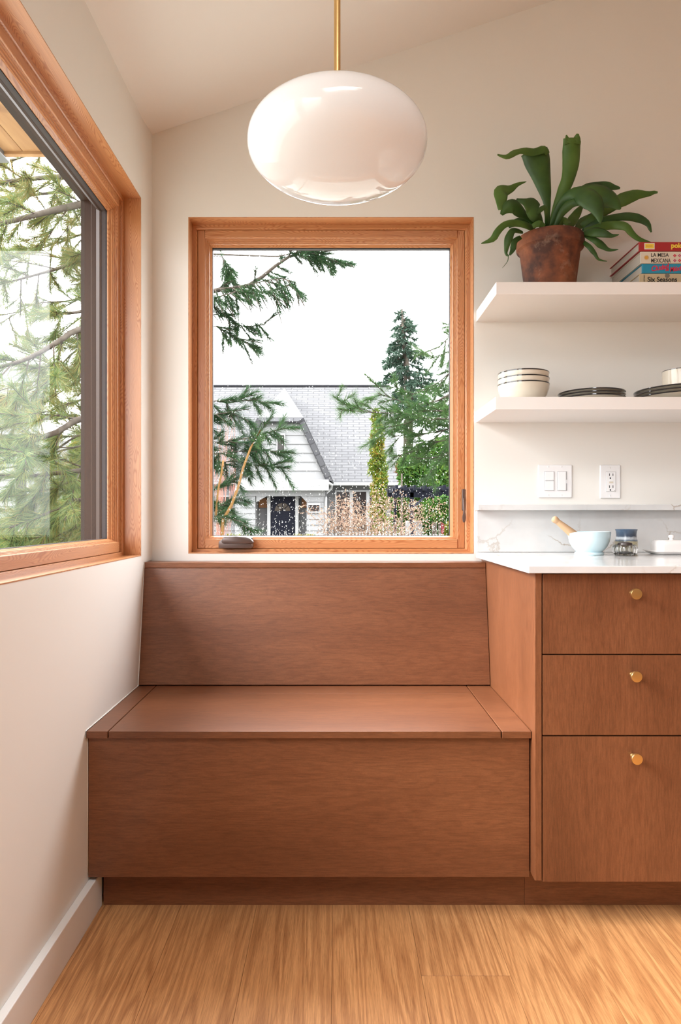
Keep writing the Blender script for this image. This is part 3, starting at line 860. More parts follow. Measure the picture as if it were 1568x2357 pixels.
hp = [Vector((cupx+cr-0.002, 2.2, cz+0.060)), Vector((cupx+cr+0.022, 2.2, cz+0.058)), Vector((cupx+cr+0.030, 2.2, cz+0.038)), Vector((cupx+cr+0.020, 2.2, cz+0.018)), Vector((cupx+cr-0.002, 2.2, cz+0.014))]
tube('handle', resample(hp, 16), 0.005, CREAM, cup, 10)

# ------------------------------------------------------------------ books
def pages():
    m, nt, b = newmat('book_pages')
    tc = nt.nodes.new('ShaderNodeTexCoord')
    f = noise(nt, vscale(nt, tc.outputs['Object'], (4, 4, 900)), 1.0, 2)
    nt.links.new(mixc(nt, f, (0.60, 0.55, 0.48), (0.42, 0.38, 0.33)), b.inputs['Base Color'])
    b.inputs['Roughness'].default_value = 0.9
    return m
PAGES = pages()
def txt(name, body, size, x, z, y, mat, parent, sx=1.0, bold=0.0, shear=0.0, rot=0.0):
    c = bpy.data.curves.new(name, 'FONT'); c.body = body; c.size = size; c.extrude = 0.00015; c.offset = bold; c.shear = shear
    c.resolution_u = 3
    c.materials.append(mat)
    M = Matrix.Translation(Vector((x, y, z))) @ Matrix.Rotation(math.pi/2, 4, 'X') @ Matrix.Rotation(rot, 4, 'Z') @ Matrix.Diagonal((sx, 1, 1, 1))
    tmp = bpy.data.objects.new('tmp_text', c); COL.objects.link(tmp)
    me = bpy.data.meshes.new_from_object(tmp.evaluated_get(bpy.context.evaluated_depsgraph_get()))
    bpy.data.objects.remove(tmp); bpy.data.curves.remove(c)
    me.name = name
    if not me.materials: me.materials.append(mat)
    return link(name, me, M, parent)
DBK = 2.10
s1 = DBK/F
def book(px, z0, th_, depth, col, label, rotz=0.0, length=0.27, back_col=None):
    x0 = PX(px, DBK)
    root = thing('book', (x0+length/2, DBK+depth/2, z0), label, 'book', 'cookbooks on the upper shelf')
    cm = plain('book_cover_' + label.split()[0], col, 0.4, mottling=0.03)
    ct = 0.0022
    box('cover_board', x0, x0+length, DBK+0.003, DBK+depth, z0+th_-ct, z0+th_-0.0002, cm, root, 0.0005)
    box('cover_board', x0, x0+length, DBK+0.003, DBK+depth, z0+0.0002, z0+ct, cm, root, 0.0005)
    box('spine', x0, x0+length, DBK, DBK+0.004, z0+0.0002, z0+th_-0.0002, cm, root, 0.0012)
    box('page_block', x0+0.004, x0+length-0.004, DBK+0.004, DBK+depth-0.005, z0+ct, z0+th_-ct, PAGES, root, 0)
    return root, x0
INK = plain('black_ink', (0.02, 0.018, 0.018), 0.6); YEL = plain('yellow_ink', (0.80, 0.58, 0.06), 0.6); REDI = plain('red_ink', (0.62, 0.02, 0.06), 0.6)
ORG = plain('gold_ink', (0.62, 0.33, 0.06), 0.6); PINK = plain('pink_ink', (0.50, 0.06, 0.16), 0.6); WHT = plain('white_ink', (0.75, 0.72, 0.66), 0.6)
zs = [ZU + 0.0006]
for t_ in (0.0375, 0.0293, 0.0372): zs.append(zs[-1] + t_ + 0.0006)
yt = DBK - 0.0004
b1, x1_ = book(1472, zs[0], 0.0375, 0.215, (0.55, 0.44, 0.28), 'tan cookbook lettered Six Seasons at the bottom of the pile')
b2, x2_ = book(1478, zs[1], 0.0293, 0.205, (0.02, 0.26, 0.42), 'turquoise blue cookbook with red script on the spine')
b3, x3_ = book(1475, zs[2], 0.0372, 0.232, (0.66, 0.60, 0.50), 'cream cookbook lettered LA MESA MEXICANA in black')
b4, x4_ = book(1471, zs[3]+0.0006, 0.0285, 0.225, (0.36, 0.025, 0.030), 'red cookbook with yellow lettering on top of the pile')
txt('title', 'Six Seasons', 0.0215, PX(1490.5, DBK), PZ(648.6, DBK), yt, INK, b1, 0.92, 0.00045)
lathe('emblem', [(0,0), (0.0075,0), (0.0075,0.0003), (0,0.0003)], plain('grey_ink', (0.18, 0.16, 0.13), 0.7), b1, M=Matrix.Translation(P(1536.5, 634.5, DBK-0.0002)) @ Matrix.Rotation(math.pi/2, 4, 'X'), seg=14)
txt('publisher_name', 'ARTISAN', 0.0055, PX(1484.5, DBK), PZ(649, DBK), yt, INK, b1, 1.0, 0.0, 0, math.pi/2)
txt('title', 'Ciudad', 0.0225, PX(1499, DBK), PZ(625, DBK), yt, REDI, b2, 0.85, 0.0006, 0.35, 0.18)
txt('title', 'de', 0.0130, PX(1531.5, DBK), PZ(624.0, DBK), yt, REDI, b2, 0.85, 0.0004, 0.35, 0.12)
txt('title', 'México', 0.0205, PX(1542, DBK), PZ(626, DBK), yt, REDI, b2, 0.85, 0.0005, 0.35, 0.16)
txt('title', 'LA MESA', 0.0160, PX(1498.3, DBK), PZ(591, DBK), yt, INK, b3, 0.90, 0.00018)
txt('title', 'MEXICANA', 0.0180, PX(1498.6, DBK), PZ(604.4, DBK), yt, INK, b3, 0.665, 0.00018)
# sun emblem
def star(name, cx, cz, r0, r1, n_, mat, parent):
    V = [(cx, yt, cz)]; Fs = []
    for i in range(2*n_):
        r = r1 if i % 2 == 0 else r0
        a = math.pi*i/n_
        V.append((cx+r*math.cos(a), yt-0.0001, cz+r*math.sin(a)))
    for i in range(2*n_): Fs.append((0, 1+i, 1+(i+1) % (2*n_)))
    return meshobj(name, V, Fs, mat, parent)
star('sun_emblem', PX(1488.2, DBK), PZ(593, DBK), 0.0048, 0.0088, 16, ORG, b3)
for i, (qx, qz, cm) in enumerate(((1553.5, 588.5, REDI), (1564.5, 588.5, PINK), (1553.5, 599.8, PINK), (1564.5, 599.8, REDI))):
    for (dx, dz) in ((0, 2.2), (0, -2.2), (2.2, 0), (-2.2, 0)):
        star('flower_mark', PX(qx+dx, DBK), PZ(qz+dz, DBK), 0.0023, 0.0026, 2, cm, b3)
star_l = box('label', PX(1483.5, DBK), PX(1507, DBK), DBK-0.0007, DBK+0.0005, PZ(574.0, DBK), PZ(559.6, DBK), WHT, b4, 0)
box('label_panel', PX(1485.2, DBK), PX(1505.2, DBK), DBK-0.0010, DBK+0.0005, PZ(572.0, DBK), PZ(561.4, DBK), YEL, star_l, 0)
txt('label_text', 'RICKER', 0.0062, PX(1487.2, DBK), PZ(568.2, DBK), DBK-0.0012, ORG, star_l, 0.95, 0.0001)
txt('title', 'poke', 0.0205, PX(1545, DBK), PZ(570.3, DBK), yt, YEL, b4, 1.0, 0.0009)

# ------------------------------------------------------------------ fern in a terracotta pot
def terracotta():
    m, nt, b = newmat('aged_terracotta')
    tc = nt.nodes.new('ShaderNodeTexCoord'); v = tc.outputs['Object']
    n1 = noise(nt, v, 9, 4, 0.6); n2 = noise(nt, v, 45, 4, 0.65)
    r1 = ramp(nt, [(0.38, (0.060, 0.022, 0.014)), (0.52, (0.20, 0.062, 0.026)), (0.66, (0.29, 0.100, 0.042))]); nt.links.new(n1, r1.inputs[0])
    r2 = ramp(nt, [(0.58, (0, 0, 0)), (0.72, (1, 1, 1))]); nt.links.new(noise(nt, v, 14, 5, 0.7), r2.inputs[0])
    c = mixc(nt, math_n(nt, 'MULTIPLY', r2.outputs[0], 0.45), r1.outputs[0], (0.42, 0.30, 0.22))
    g = ramp(nt, [(0.3, (0.75, 0.75, 0.75)), (0.7, (1.1, 1.1, 1.1))]); nt.links.new(n2, g.inputs[0])
    nt.links.new(mixc(nt, 1.0, c, g.outputs[0], 'MULTIPLY'), b.inputs['Base Color'])
    b.inputs['Roughness'].default_value = 0.8
    bump(nt, b, n2, 0.2, 0.001)
    return m
TERRA = terracotta()
SOIL = plain('soil', (0.04, 0.025, 0.016), 0.95, mottling=0.3)
DPT = 2.20; PXC = PX(1266, DPT)
plant = thing('potted_fern', (PXC, DPT, ZU), 'staghorn fern with broad lobed leaves in an old terracotta pot', 'plant')
zp = ZU + 0.010
RT = 0.1065; RB = 0.078; PH = PZ(517, DPT-0.105) - zp
tilt = Matrix.Translation(Vector((PXC, DPT, zp)))
lathe('pot', [(0, 0), (RB-0.004, 0), (RB, 0.003), (RB+0.0165, PH-0.045), (RT-0.008, PH-0.041), (RT-0.002, PH-0.037), (RT, PH-0.020), (RT-0.001, PH-0.004), (RT-0.004, PH), (RT-0.010, PH-0.001), (RT-0.013, PH-0.02), (RT-0.02, PH-0.05), (RB-0.01, 0.012), (0, 0.010)], TERRA, plant, M=tilt, seg=64)
lathe('soil', [(0, PH-0.010), (0.05, PH-0.008), (RT-0.0135, PH-0.018)], SOIL, plant, M=tilt, seg=32)
sau = tag(lathe('plant_saucer', [(0, 0.0), (0.070, 0.0), (0.078, 0.004), (0.083, 0.018), (0.080, 0.0185), (0.075, 0.009), (0, 0.0085)], plain('terracotta_saucer', (0.33, 0.105, 0.045), 0.75, mottling=0.15), None, (PX(1273, DPT), DPT, ZU+0.0004), 48), 'small terracotta saucer under the fern pot', 'saucer')
FERN = leafmat('fern_leaf', [(0.018, 0.050, 0.016), (0.040, 0.105, 0.022), (0.075, 0.165, 0.030)], 0.45, False, 0.18, 14)
FERNL = leafmat('fern_leaf_young', [(0.05, 0.12, 0.02), (0.085, 0.18, 0.03), (0.13, 0.24, 0.05)], 0.45, False, 0.22, 14)
CS = 488/1568.0
def frond(pts, mat=FERN, lob=0.0, curl=0.25, seed=0):
    """pts: (crop x, crop y, width in crop px, depth)"""
    rr = random.Random(seed)
    n = 22
    P3 = [P(1080+x*CS, 290+y*CS, d) for x, y, w, d in pts]
    C = resample(P3, n)
    ws = np.interp(np.linspace(0, 1, n), np.linspace(0, 1, len(pts)), [w*CS*2.2/F/2 for x, y, w, d in pts])
    V = []; Fc = []
    m = 7; th = 0.0016
    ph = rr.random()*6
    for side in (0, 1):
        for i, c in enumerate(C):
            t = (C[min(i+1, n-1)] - C[max(i-1, 0)]).normalized()
            a = Vector((t.z, 0, -t.x))
            if a.length < 1e-3: a = Vector((1, 0, 0))
            a.normalize()
            nrm = t.cross(a).normalized()
            if nrm.y > 0: nrm = -nrm
            ww = ws[i]*(1 + lob*math.sin(i*0.9+ph))
            for k in range(m):
                s = -1 + 2*k/(m-1)
                off = a*(s*ww) + nrm*(-curl*ww*(s*s) + 0.05*ww*math.sin(i*0.8+s*2+ph)) + nrm*(-th*side)
                V.append(c + off)
    b = n*m
    for i in range(n-1):
        for k in range(m-1):
            q = i*m+k
            Fc.append((q, q+1, q+m+1, q+m)); Fc.append((b+q, b+q+m, b+q+m+1, b+q+1))
    for i in range(n-1):
        for k in (0, m-1):
            q = i*m+k
            f = (q, q+m, b+q+m, b+q); Fc.append(f if k == 0 else f[::-1])
    for i in (0, n-1):
        for k in range(m-1):
            q = i*m+k
            Fc.append((q, b+q, b+q+1, q+1))
    return meshobj('frond', V, Fc, mat, plant, smooth=True)
fr = [
 ([(583,740,26,2.2),(586,640,34,2.19),(575,520,62,2.18),(552,400,104,2.17),(526,290,150,2.16),(505,200,190,2.15),(492,165,205,2.15)], FERN, 0.0, 0.35),
 ([(585,205,30,2.15),(560,170,62,2.14),(480,190,52,2.13),(400,182,56,2.12),(340,195,40,2.11),(285,225,42,2.10),(240,220,34,2.10),(210,210,8,2.10)], FERNL, 0.05, 0.2),
 ([(600,740,24,2.2),(640,620,40,2.2),(690,500,66,2.19),(735,390,84,2.18),(758,280,98,2.17),(764,180,120,2.16),(768,110,130,2.15),(768,84,126,2.15)], FERNL, 0.0, 0.3),
 ([(795,130,66,2.152),(800,90,62,2.152),(803,66,44,2.152),(804,56,16,2.152)], FERNL, 0.0, 0.2),
 ([(738,130,60,2.152),(728,95,46,2.152),(722,72,26,2.152),(720,66,8,2.152)], FERNL, 0.0, 0.2),
 ([(630,690,20,2.24),(665,520,30,2.25),(700,410,44,2.25),(760,390,36,2.26),(785,362,16,2.26)], FERN, 0.0, 0.2),
 ([(610,740,30,2.17),(650,630,40,2.15),(710,540,62,2.13),(790,490,90,2.10),(870,510,150,2.08),(935,570,150,2.07),(965,650,80,2.07),(973,725,6,2.07)], FERN, 0.04, 0.3),
 ([(800,480,50,2.10),(900,480,110,2.09),(1000,505,140,2.09),(1070,555,120,2.09),(1122,615,10,2.09)], FERN, 0.04, 0.3),
 ([(820,470,30,2.14),(900,440,50,2.15),(1000,432,44,2.16),(1070,450,60,2.16),(1118,458,14,2.16)], FERN, 0.0, 0.2),
 ([(830,740,40,2.20),(930,670,62,2.18),(1040,600,70,2.18),(1130,545,86,2.17),(1240,505,98,2.17),(1330,500,84,2.17),(1385,485,44,2.17),(1396,490,14,2.17)], FERNL, 0.04, 0.2),
 ([(640,740,24,2.14),(690,640,46,2.12),(760,570,66,2.11),(840,560,54,2.10),(880,570,10,2.10)], FERN, 0.0, 0.25),
 ([(835,770,18,2.18),(930,715,34,2.16),(1050,680,56,2.15),(1170,665,50,2.15),(1260,680,60,2.15),(1325,720,64,2.15),(1345,775,46,2.15),(1350,785,10,2.15)], FERN, 0.0, 0.25),
 ([(850,765,20,2.17),(950,745,46,2.14),(1060,730,62,2.14),(1160,740,66,2.13),(1205,790,50,2.13),(1260,835,34,2.13),(1345,860,6,2.13)], FERNL, 0.04, 0.2),
 ([(840,790,30,2.15),(930,780,66,2.12),(1010,795,70,2.11),(1060,810,36,2.11),(1110,802,5,2.11)], FERN, 0.05, 0.2),
 ([(855,808,18,2.15),(930,840,44,2.13),(990,885,56,2.13),(1040,915,26,2.13),(1105,912,4,2.13)], FERN, 0.0, 0.2),
 ([(845,850,26,2.15),(890,890,40,2.13),(930,940,34,2.13),(960,985,16,2.13),(1022,1000,3,2.13)], FERN, 0.05, 0.2),
 ([(740,740,50,2.22),(790,660,80,2.24),(830,600,60,2.25),(845,580,20,2.25)], FERNL, 0.0, 0.2),
 ([(800,760,40,2.24),(850,700,70,2.26),(940,650,50,2.28),(1030,600,60,2.28),(1050,580,30,2.28)], FERN, 0.0, 0.2),
 ([(550,740,24,2.16),(535,690,40,2.13),(500,640,90,2.10),(470,590,130,2.09),(420,560,110,2.08),(370,545,50,2.08),(352,538,10,2.08)], FERN, 0.05, 0.3),
 ([(575,740,24,2.15),(575,650,30,2.12),(560,600,34,2.11),(500,640,40,2.10)], FERN, 0.0, 0.2),
 ([(500,745,26,2.17),(450,690,30,2.15),(390,630,60,2.12),(330,585,110,2.10),(275,610,90,2.10),(240,655,20,2.10)], FERN, 0.05, 0.3),
 ([(235,620,30,2.10),(240,540,80,2.11),(245,480,110,2.12),(310,460,62,2.14),(360,430,30,2.15),(425,410,3,2.16)], FERNL, 0.0, 0.25),
 ([(490,760,34,2.16),(420,730,52,2.12),(340,715,50,2.10),(270,725,46,2.08),(215,775,48,2.07),(175,835,46,2.07),(90,868,4,2.07)], FERNL, 0.04, 0.2),
 ([(480,740,30,2.17),(400,700,50,2.16),(330,720,56,2.16),(290,740,30,2.16)], FERN, 0.0, 0.2),
 ([(400,785,18,2.14),(330,770,34,2.10),(295,830,44,2.09),(280,890,60,2.09),(275,945,34,2.09),(295,960,10,2.09)], FERN, 0.0, 0.25),
 ([(292,955,6,2.09),(285,1000,4,2.09),(248,1048,2,2.09)], FERN, 0.0, 0.1),
 ([(385,820,30,2.15),(340,850,40,2.14),(325,910,44,2.14),(300,955,10,2.14)], FERN, 0.0, 0.2),
 ([(640,745,50,2.16),(690,700,70,2.18),(740,720,40,2.16)], FERNL, 0.0, 0.2),
 ([(560,745,40,2.12),(520,720,50,2.11),(470,740,30,2.11)], FERNL, 0.0, 0.2),
]
for i, (p, mt, lo, cu) in enumerate(fr): frond(p, mt, lo, cu, i)

# ------------------------------------------------------------------ things on the worktop
def pastel():
    m, nt, b = newmat('pale_blue_glaze')
    b.inputs['Base Color'].default_value = (0.53, 0.69, 0.75, 1); b.inputs['Roughness'].default_value = 0.22
    b.inputs['Coat Weight'].default_value = 0.4; b.inputs['Coat Roughness'].default_value = 0.05
    return m
BLUE = pastel()
DM = 2.185; mx_ = PX(1356.5, DM); MR = 47.2*DM/F
mh = PZ(1223.5, DM-MR*0.3) - ZT
mort = thing('mortar', (mx_, DM, ZT), 'pale blue mortar bowl with a pouring lip', 'mortar')
bmw = bmesh.new(); 
prof = [(0, 0), (MR*0.66, 0), (MR*0.69, 0.003), (MR*0.675, 0.008), (MR*0.60, 0.0105), (MR*0.66, 0.014), (MR*0.82, 0.026), (MR*0.93, 0.042), (MR*0.985, 0.06), (MR, mh-0.001), (MR-0.003, mh), (MR-0.006, mh-0.002), (MR*0.87, 0.045), (MR*0.6, 0.022), (0, 0.014)]
def lip(a, z):
    d = abs((a - math.pi + math.pi) % (2*math.pi) - math.pi)
    dd = min(abs(a-math.pi), 2*math.pi-abs(a-math.pi))
    return 1 + (0.03*math.exp(-(dd/0.28)**2) if z > mh*0.8 else 0)
o = lathe('body', prof, BLUE, mort, (mx_, DM, ZT), 72, wob=lip)
for vtx in o.data.vertices:
    if vtx.co.z > mh*0.85:
        dd = abs(math.atan2(vtx.co.y, -vtx.co.x))
        vtx.co.z -= 0.006*math.exp(-(dd/0.45)**2)
PEST = plain('beech_wood', (0.62, 0.40, 0.23), 0.55, mottling=0.12)
pa = P(1278, 1196, DM); pb = Vector((mx_-0.006, DM, ZT+0.030))
ax = (pa-pb); Lp = ax.length
Mp = Matrix.Translation(pb) @ ax.to_track_quat('Z', 'Y').to_matrix().to_4x4()
pes = thing('pestle', pb, 'pale wooden pestle leaning in the blue mortar', 'pestle')
lathe('shaft', [(0, 0), (0.010, 0.001), (0.0145, 0.006), (0.0160, 0.014), (0.0155, 0.03), (0.0130, Lp*0.55), (0.0095, Lp-0.016), (0.0090, Lp-0.010), (0, Lp-0.010)], PEST, pes, M=Mp, seg=32)
lathe('grip_end', [(0, Lp-0.012), (0.0090, Lp-0.011), (0.0108, Lp-0.004), (0.0112, Lp+0.001), (0.0100, Lp+0.006), (0.0060, Lp+0.009), (0, Lp+0.010)], PEST, pes, M=Mp, seg=32)

# ribbed glass salt cellar
DG = 2.145; gx = PX(1439, DG)
cel = thing('glass_salt_cellar', (gx, DG, ZT), 'small ribbed clear glass cellar with a dark wooden stopper', 'jar')
mg, nt, b = newmat('clear_glass')
b.inputs['Base Color'].default_value = (0.97, 0.98, 0.98, 1); b.inputs['Transmission Weight'].default_value = 1.0
b.inputs['Roughness'].default_value = 0.0; b.inputs['IOR'].default_value = 1.5
rg = 27.5*DG/F
lathe('glass_body', [(0, 0.001), (rg*0.70, 0.0005), (rg*0.80, 0.003), (rg*0.95, 0.012), (rg, 0.020), (rg*0.96, 0.028), (rg*0.86, 0.034), (rg*0.80, 0.0345), (rg*0.76, 0.030), (rg*0.86, 0.020), (rg*0.78, 0.010), (0, 0.007)], mg, cel, (gx, DG, ZT), 96, wob=lambda a, z: 1+0.035*math.cos(a*16))
lathe('salt', [(0, 0.0085), (rg*0.70, 0.0095), (rg*0.74, 0.014), (0, 0.017)], plain('salt', (0.8, 0.78, 0.75), 0.9), cel, (gx, DG, ZT), 32)
lathe('stopper', [(0, 0.031), (rg*0.55, 0.031), (rg*0.60, 0.034), (rg*0.56, 0.040), (rg*0.3, 0.0425), (0, 0.043)], plain('dark_wood', (0.06, 0.04, 0.035), 0.35, mottling=0.2), cel, (gx, DG, ZT), 40)

# stoneware jar behind it
def stoneware():
    m, nt, b = newmat('blue_rimmed_stoneware')
    tc = nt.nodes.new('ShaderNodeTexCoord'); v = tc.outputs['Object']
    s = nt.nodes.new('ShaderNodeSeparateXYZ'); nt.links.new(v, s.inputs[0])
    f = math_n(nt, 'ADD', s.outputs[2], math_n(nt, 'MULTIPLY', noise(nt, v, 60, 3), 0.006))
    zr = ramp(nt, [(0.0, (0.42, 0.38, 0.22)), (0.50, (0.44, 0.40, 0.26)), (0.56, (0.10, 0.15, 0.22)), (0.62, (0.48, 0.52, 0.55)), (0.67, (0.42, 0.47, 0.52)), (0.72, (0.035, 0.055, 0.09)), (1.0, (0.07, 0.11, 0.17))])
    nt.links.new(math_n(nt, 'MULTIPLY', f, 1/0.085), zr.inputs[0])
    sp = ramp(nt, [(0.66, (0, 0, 0)), (0.70, (1, 1, 1))]); nt.links.new(noise(nt, v, 330, 1), sp.inputs[0])
    nt.links.new(mixc(nt, math_n(nt, 'MULTIPLY', sp.outputs[0], 0.8), zr.outputs[0], (0.04, 0.04, 0.04)), b.inputs['Base Color'])
    b.inputs['Roughness'].default_value = 0.25; b.inputs['Coat Weight'].default_value = 0.3
    return m
DJ = 2.235; jx = PX(1442, DJ); jr = 24.5*DJ/F
jh = PZ(1218.5, DJ-0.02) - ZT
jar = tag(lathe('stoneware_jar', [(0, 0.0), (jr*0.90, 0.0), (jr*0.98, 0.004), (jr*1.02, jh*0.25), (jr*0.98, jh*0.55), (jr*0.90, jh*0.68), (jr*0.90, jh*0.80), (jr*0.93, jh*0.92), (jr*1.0, jh*0.985), (jr*0.98, jh), (jr*0.92, jh*0.985), (jr*0.84, jh*0.9), (jr*0.84, jh*0.3), (0, 0.008)], stoneware(), None, (jx, DJ, ZT+0.0003), 64), 'stoneware jar with a glossy blue rim behind the glass cellar', 'jar')

# butter dish
DBU = 2.225; wx0 = PX(1493, DBU)
CER = plain('white_ceramic', (0.80, 0.78, 0.77), 0.14, coat=0.5, mottling=0.0)
bd = thing('butter_dish', (wx0+0.10, DBU, ZT), 'white ceramic butter dish with a knobbed lid', 'butter dish')
def rrect(w, d, r, n=6):
    pts = []
    for cx, cy, a0 in ((w-r, d-r, 0), (-w+r, d-r, 90), (-w+r, -d+r, 180), (w-r, -d+r, 270)):
        for k in range(n+1):
            a = math.radians(a0 + 90*k/n); pts.append((cx+r*math.cos(a), cy+r*math.sin(a)))
    return pts
def loft(name, layers, mat, parent, loc):
    """layers: (w, d, r, z)"""
    bm = bmesh.new(); rings = []
    for (w, d, r, z) in layers: rings.append([bm.verts.new((x, y, z)) for x, y in rrect(w, d, r)])
    n_ = len(rings[0])
    for A, B in zip(rings[:-1], rings[1:]):
        for k in range(n_):
            j = (k+1) % n_
            bm.faces.new((A[k], A[j], B[j], B[k]))
    bm.faces.new(rings[0][::-1]); bm.faces.new(rings[-1])
    return bm_to(name, bm, mat, parent, Matrix.Translation(Vector(loc)), smooth=True, angle=50)
bw = 0.105; bdp = 0.058
c_ = (wx0+bw, DBU, ZT)
loft('tray', [(bw-0.022, bdp-0.018, 0.012, 0.0), (bw-0.018, bdp-0.014, 0.014, 0.0015), (bw-0.008, bdp-0.006, 0.016, 0.006), (bw, bdp, 0.018, 0.011), (bw-0.001, bdp-0.001, 0.018, 0.0125), (bw-0.012, bdp-0.012, 0.016, 0.008)], CER, bd, c_)
lw = bw-0.021; ld = 0.040
lid = loft('lid', [(lw, ld, 0.014, 0.0085), (lw-0.0005, ld-0.0005, 0.014, 0.030), (lw-0.002, ld-0.002, 0.014, 0.041), (lw-0.007, ld-0.007, 0.012, 0.0455), (lw-0.02, ld-0.02, 0.008, 0.0470)], CER, bd, c_)
lathe('lid_knob', [(0, 0.046), (0.007, 0.046), (0.0055, 0.050), (0.0085, 0.054), (0.0095, 0.058), (0.0075, 0.0625), (0, 0.064)], CER, lid, (PX(1546, DBU), DBU, ZT), 32)

# ------------------------------------------------------------------ outside: eave, ground
def cedar():
    m, nt, b = newmat('cedar_soffit')
    v = obj_vec(nt, 'y')
    n1 = noise(nt, vscale(nt, v, (1.5, 8, 8)), 2.0, 3, 0.6, 0.4)
    n2 = noise(nt, v, 5, 3)
    r = ramp(nt, [(0.3, (0.25, 0.120, 0.046)), (0.55, (0.34, 0.185, 0.076)), (0.75, (0.40, 0.235, 0.105))]); nt.links.new(n1, r.inputs[0])
    k = ramp(nt, [(0.66, (0, 0, 0)), (0.72, (1, 1, 1))]); nt.links.new(n2, k.inputs[0])
    nt.links.new(mixc(nt, math_n(nt, 'MULTIPLY', k.outputs[0], 0.6), r.outputs[0], (0.16, 0.07, 0.03)), b.inputs['Base Color'])
    b.inputs['Roughness'].default_value = 0.6
    return m
CED = cedar()
zso = 2.42; YE = 2.60
ea = thing('roof_eave', (-1.05, 1.0, zso), 'cedar boarded roof eave outside the side window', 'eave')
for i, (a, b_) in enumerate(((-0.985, XW-WT), (-1.185, -0.987), (-1.385, -1.187))):
    box('soffit_board', a, b_, -2.0, YE, zso, zso+0.02, CED, ea, 0.002)
box('end_board', -1.385, XW-WT, YE-0.02, YE, zso-0.012, zso+0.12, CED, ea, 0.002)
box('gutter', -1.42, PX(15, YE), -2.0, YE+0.03, zso-0.02, zso+0.10, plain('grey_metal', (0.20, 0.20, 0.21), 0.4, 0.5), ea, 0.004)
gr = struct(meshobj('ground', [(-60, -40, -0.55), (60, -40, -0.55), (60, 90, -0.55), (-60, 90, -0.55)], [(0, 1, 2, 3)], plain('garden_ground', (0.34, 0.34, 0.30), 0.95, mottling=0.3)))

# ------------------------------------------------------------------ neighbour houses
def uvquad(name, pts, mat, parent, thick=0.08):
    """roof plane: quad/tri with UV in metres along first edge"""
    pts = [Vector(p) for p in pts]
    ax = (pts[1]-pts[0]).normalized(); nrm = (pts[1]-pts[0]).cross(pts[-1]-pts[0]).normalized(); ay = nrm.cross(ax)
    n = len(pts)
    V = [p for p in pts] + [p - nrm*thick for p in pts]
    Fs = [tuple(range(n)), tuple(range(2*n-1, n-1, -1))] + [(i, i+n, (i+1) % n + n, (i+1) % n) for i in range(n)]
    me = bpy.data.meshes.new(name); me.from_pydata([tuple(v) for v in V], [], Fs); me.update()
    uvl = me.uv_layers.new(name='uv')
    for lp in me.loops:
        p = V[lp.vertex_index] - pts[0]
        uvl.data[lp.index].uv = (p.dot(ax), p.dot(ay))
    me.materials.append(mat)
    return link(name, me, Matrix(), parent)
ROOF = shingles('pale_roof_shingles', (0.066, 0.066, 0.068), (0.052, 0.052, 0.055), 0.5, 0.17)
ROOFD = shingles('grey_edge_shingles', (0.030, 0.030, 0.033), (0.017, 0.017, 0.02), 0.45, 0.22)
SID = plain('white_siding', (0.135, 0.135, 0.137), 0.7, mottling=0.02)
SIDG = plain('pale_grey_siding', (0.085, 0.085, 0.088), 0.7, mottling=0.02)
TRO = plain('white_house_trim', (0.21, 0.21, 0.21), 0.6)
NAVY = plain('navy_paint', (0.0035, 0.0042, 0.0085), 0.6, spec=0.08)
TANP = plain('porch_tan', (0.16, 0.075, 0.035), 0.6, spec=0.1)
DGL = plain('dark_window_glass', (0.016, 0.012, 0.012), 0.12, spec=0.25)
house = thing('neighbour_house', (PX(700, 26.5), 27, -0.55), 'pale cottage with a steep shingled roof and navy front door', 'house')
DH = 26.5; DG_ = 25.0
# main body
XH0, XH1 = -9.2, PX(917, DH)
ze = PZ(1113, DH)
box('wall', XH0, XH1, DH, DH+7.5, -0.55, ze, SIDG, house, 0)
# main roof, front plane (subdivided by its own courses in the material)
yr = 31.2; zr_ = PZ(888.5, yr)
xo1 = PX(921, DH-0.3)
uvquad('roof_plane', [(XH0-0.3, DH-0.35, ze-0.05), (xo1, DH-0.35, ze-0.05), (PX(900, yr), yr, zr_), (XH0-0.3, yr, zr_)], ROOF, house)
uvquad('roof_plane', [(xo1, 2*yr-DH, ze-0.05), (XH0-0.3, 2*yr-DH, ze-0.05), (XH0-0.3, yr, zr_), (PX(900, yr), yr, zr_)], ROOF, house)
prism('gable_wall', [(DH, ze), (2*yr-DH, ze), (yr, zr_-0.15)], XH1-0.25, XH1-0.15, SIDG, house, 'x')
box('ridge_cap', XH0-0.3, PX(897, yr), yr-0.1, yr+0.1, zr_-0.03, zr_+0.035, plain('dark_ridge', (0.012, 0.012, 0.015), 0.8, spec=0.1), house, 0)
box('gutter', PX(757, DH-0.4), xo1, DH-0.48, DH-0.34, ze-0.10, ze+0.02, TRO, house, 0.02)
box('roof_vent', PX(790, 27.6), PX(856, 27.6), 27.55, 27.7, PZ(1064, 27.6), PZ(1060, 27.6), plain('dark_vent', (0.008, 0.008, 0.009), 0.8, spec=0.1), house, 0)
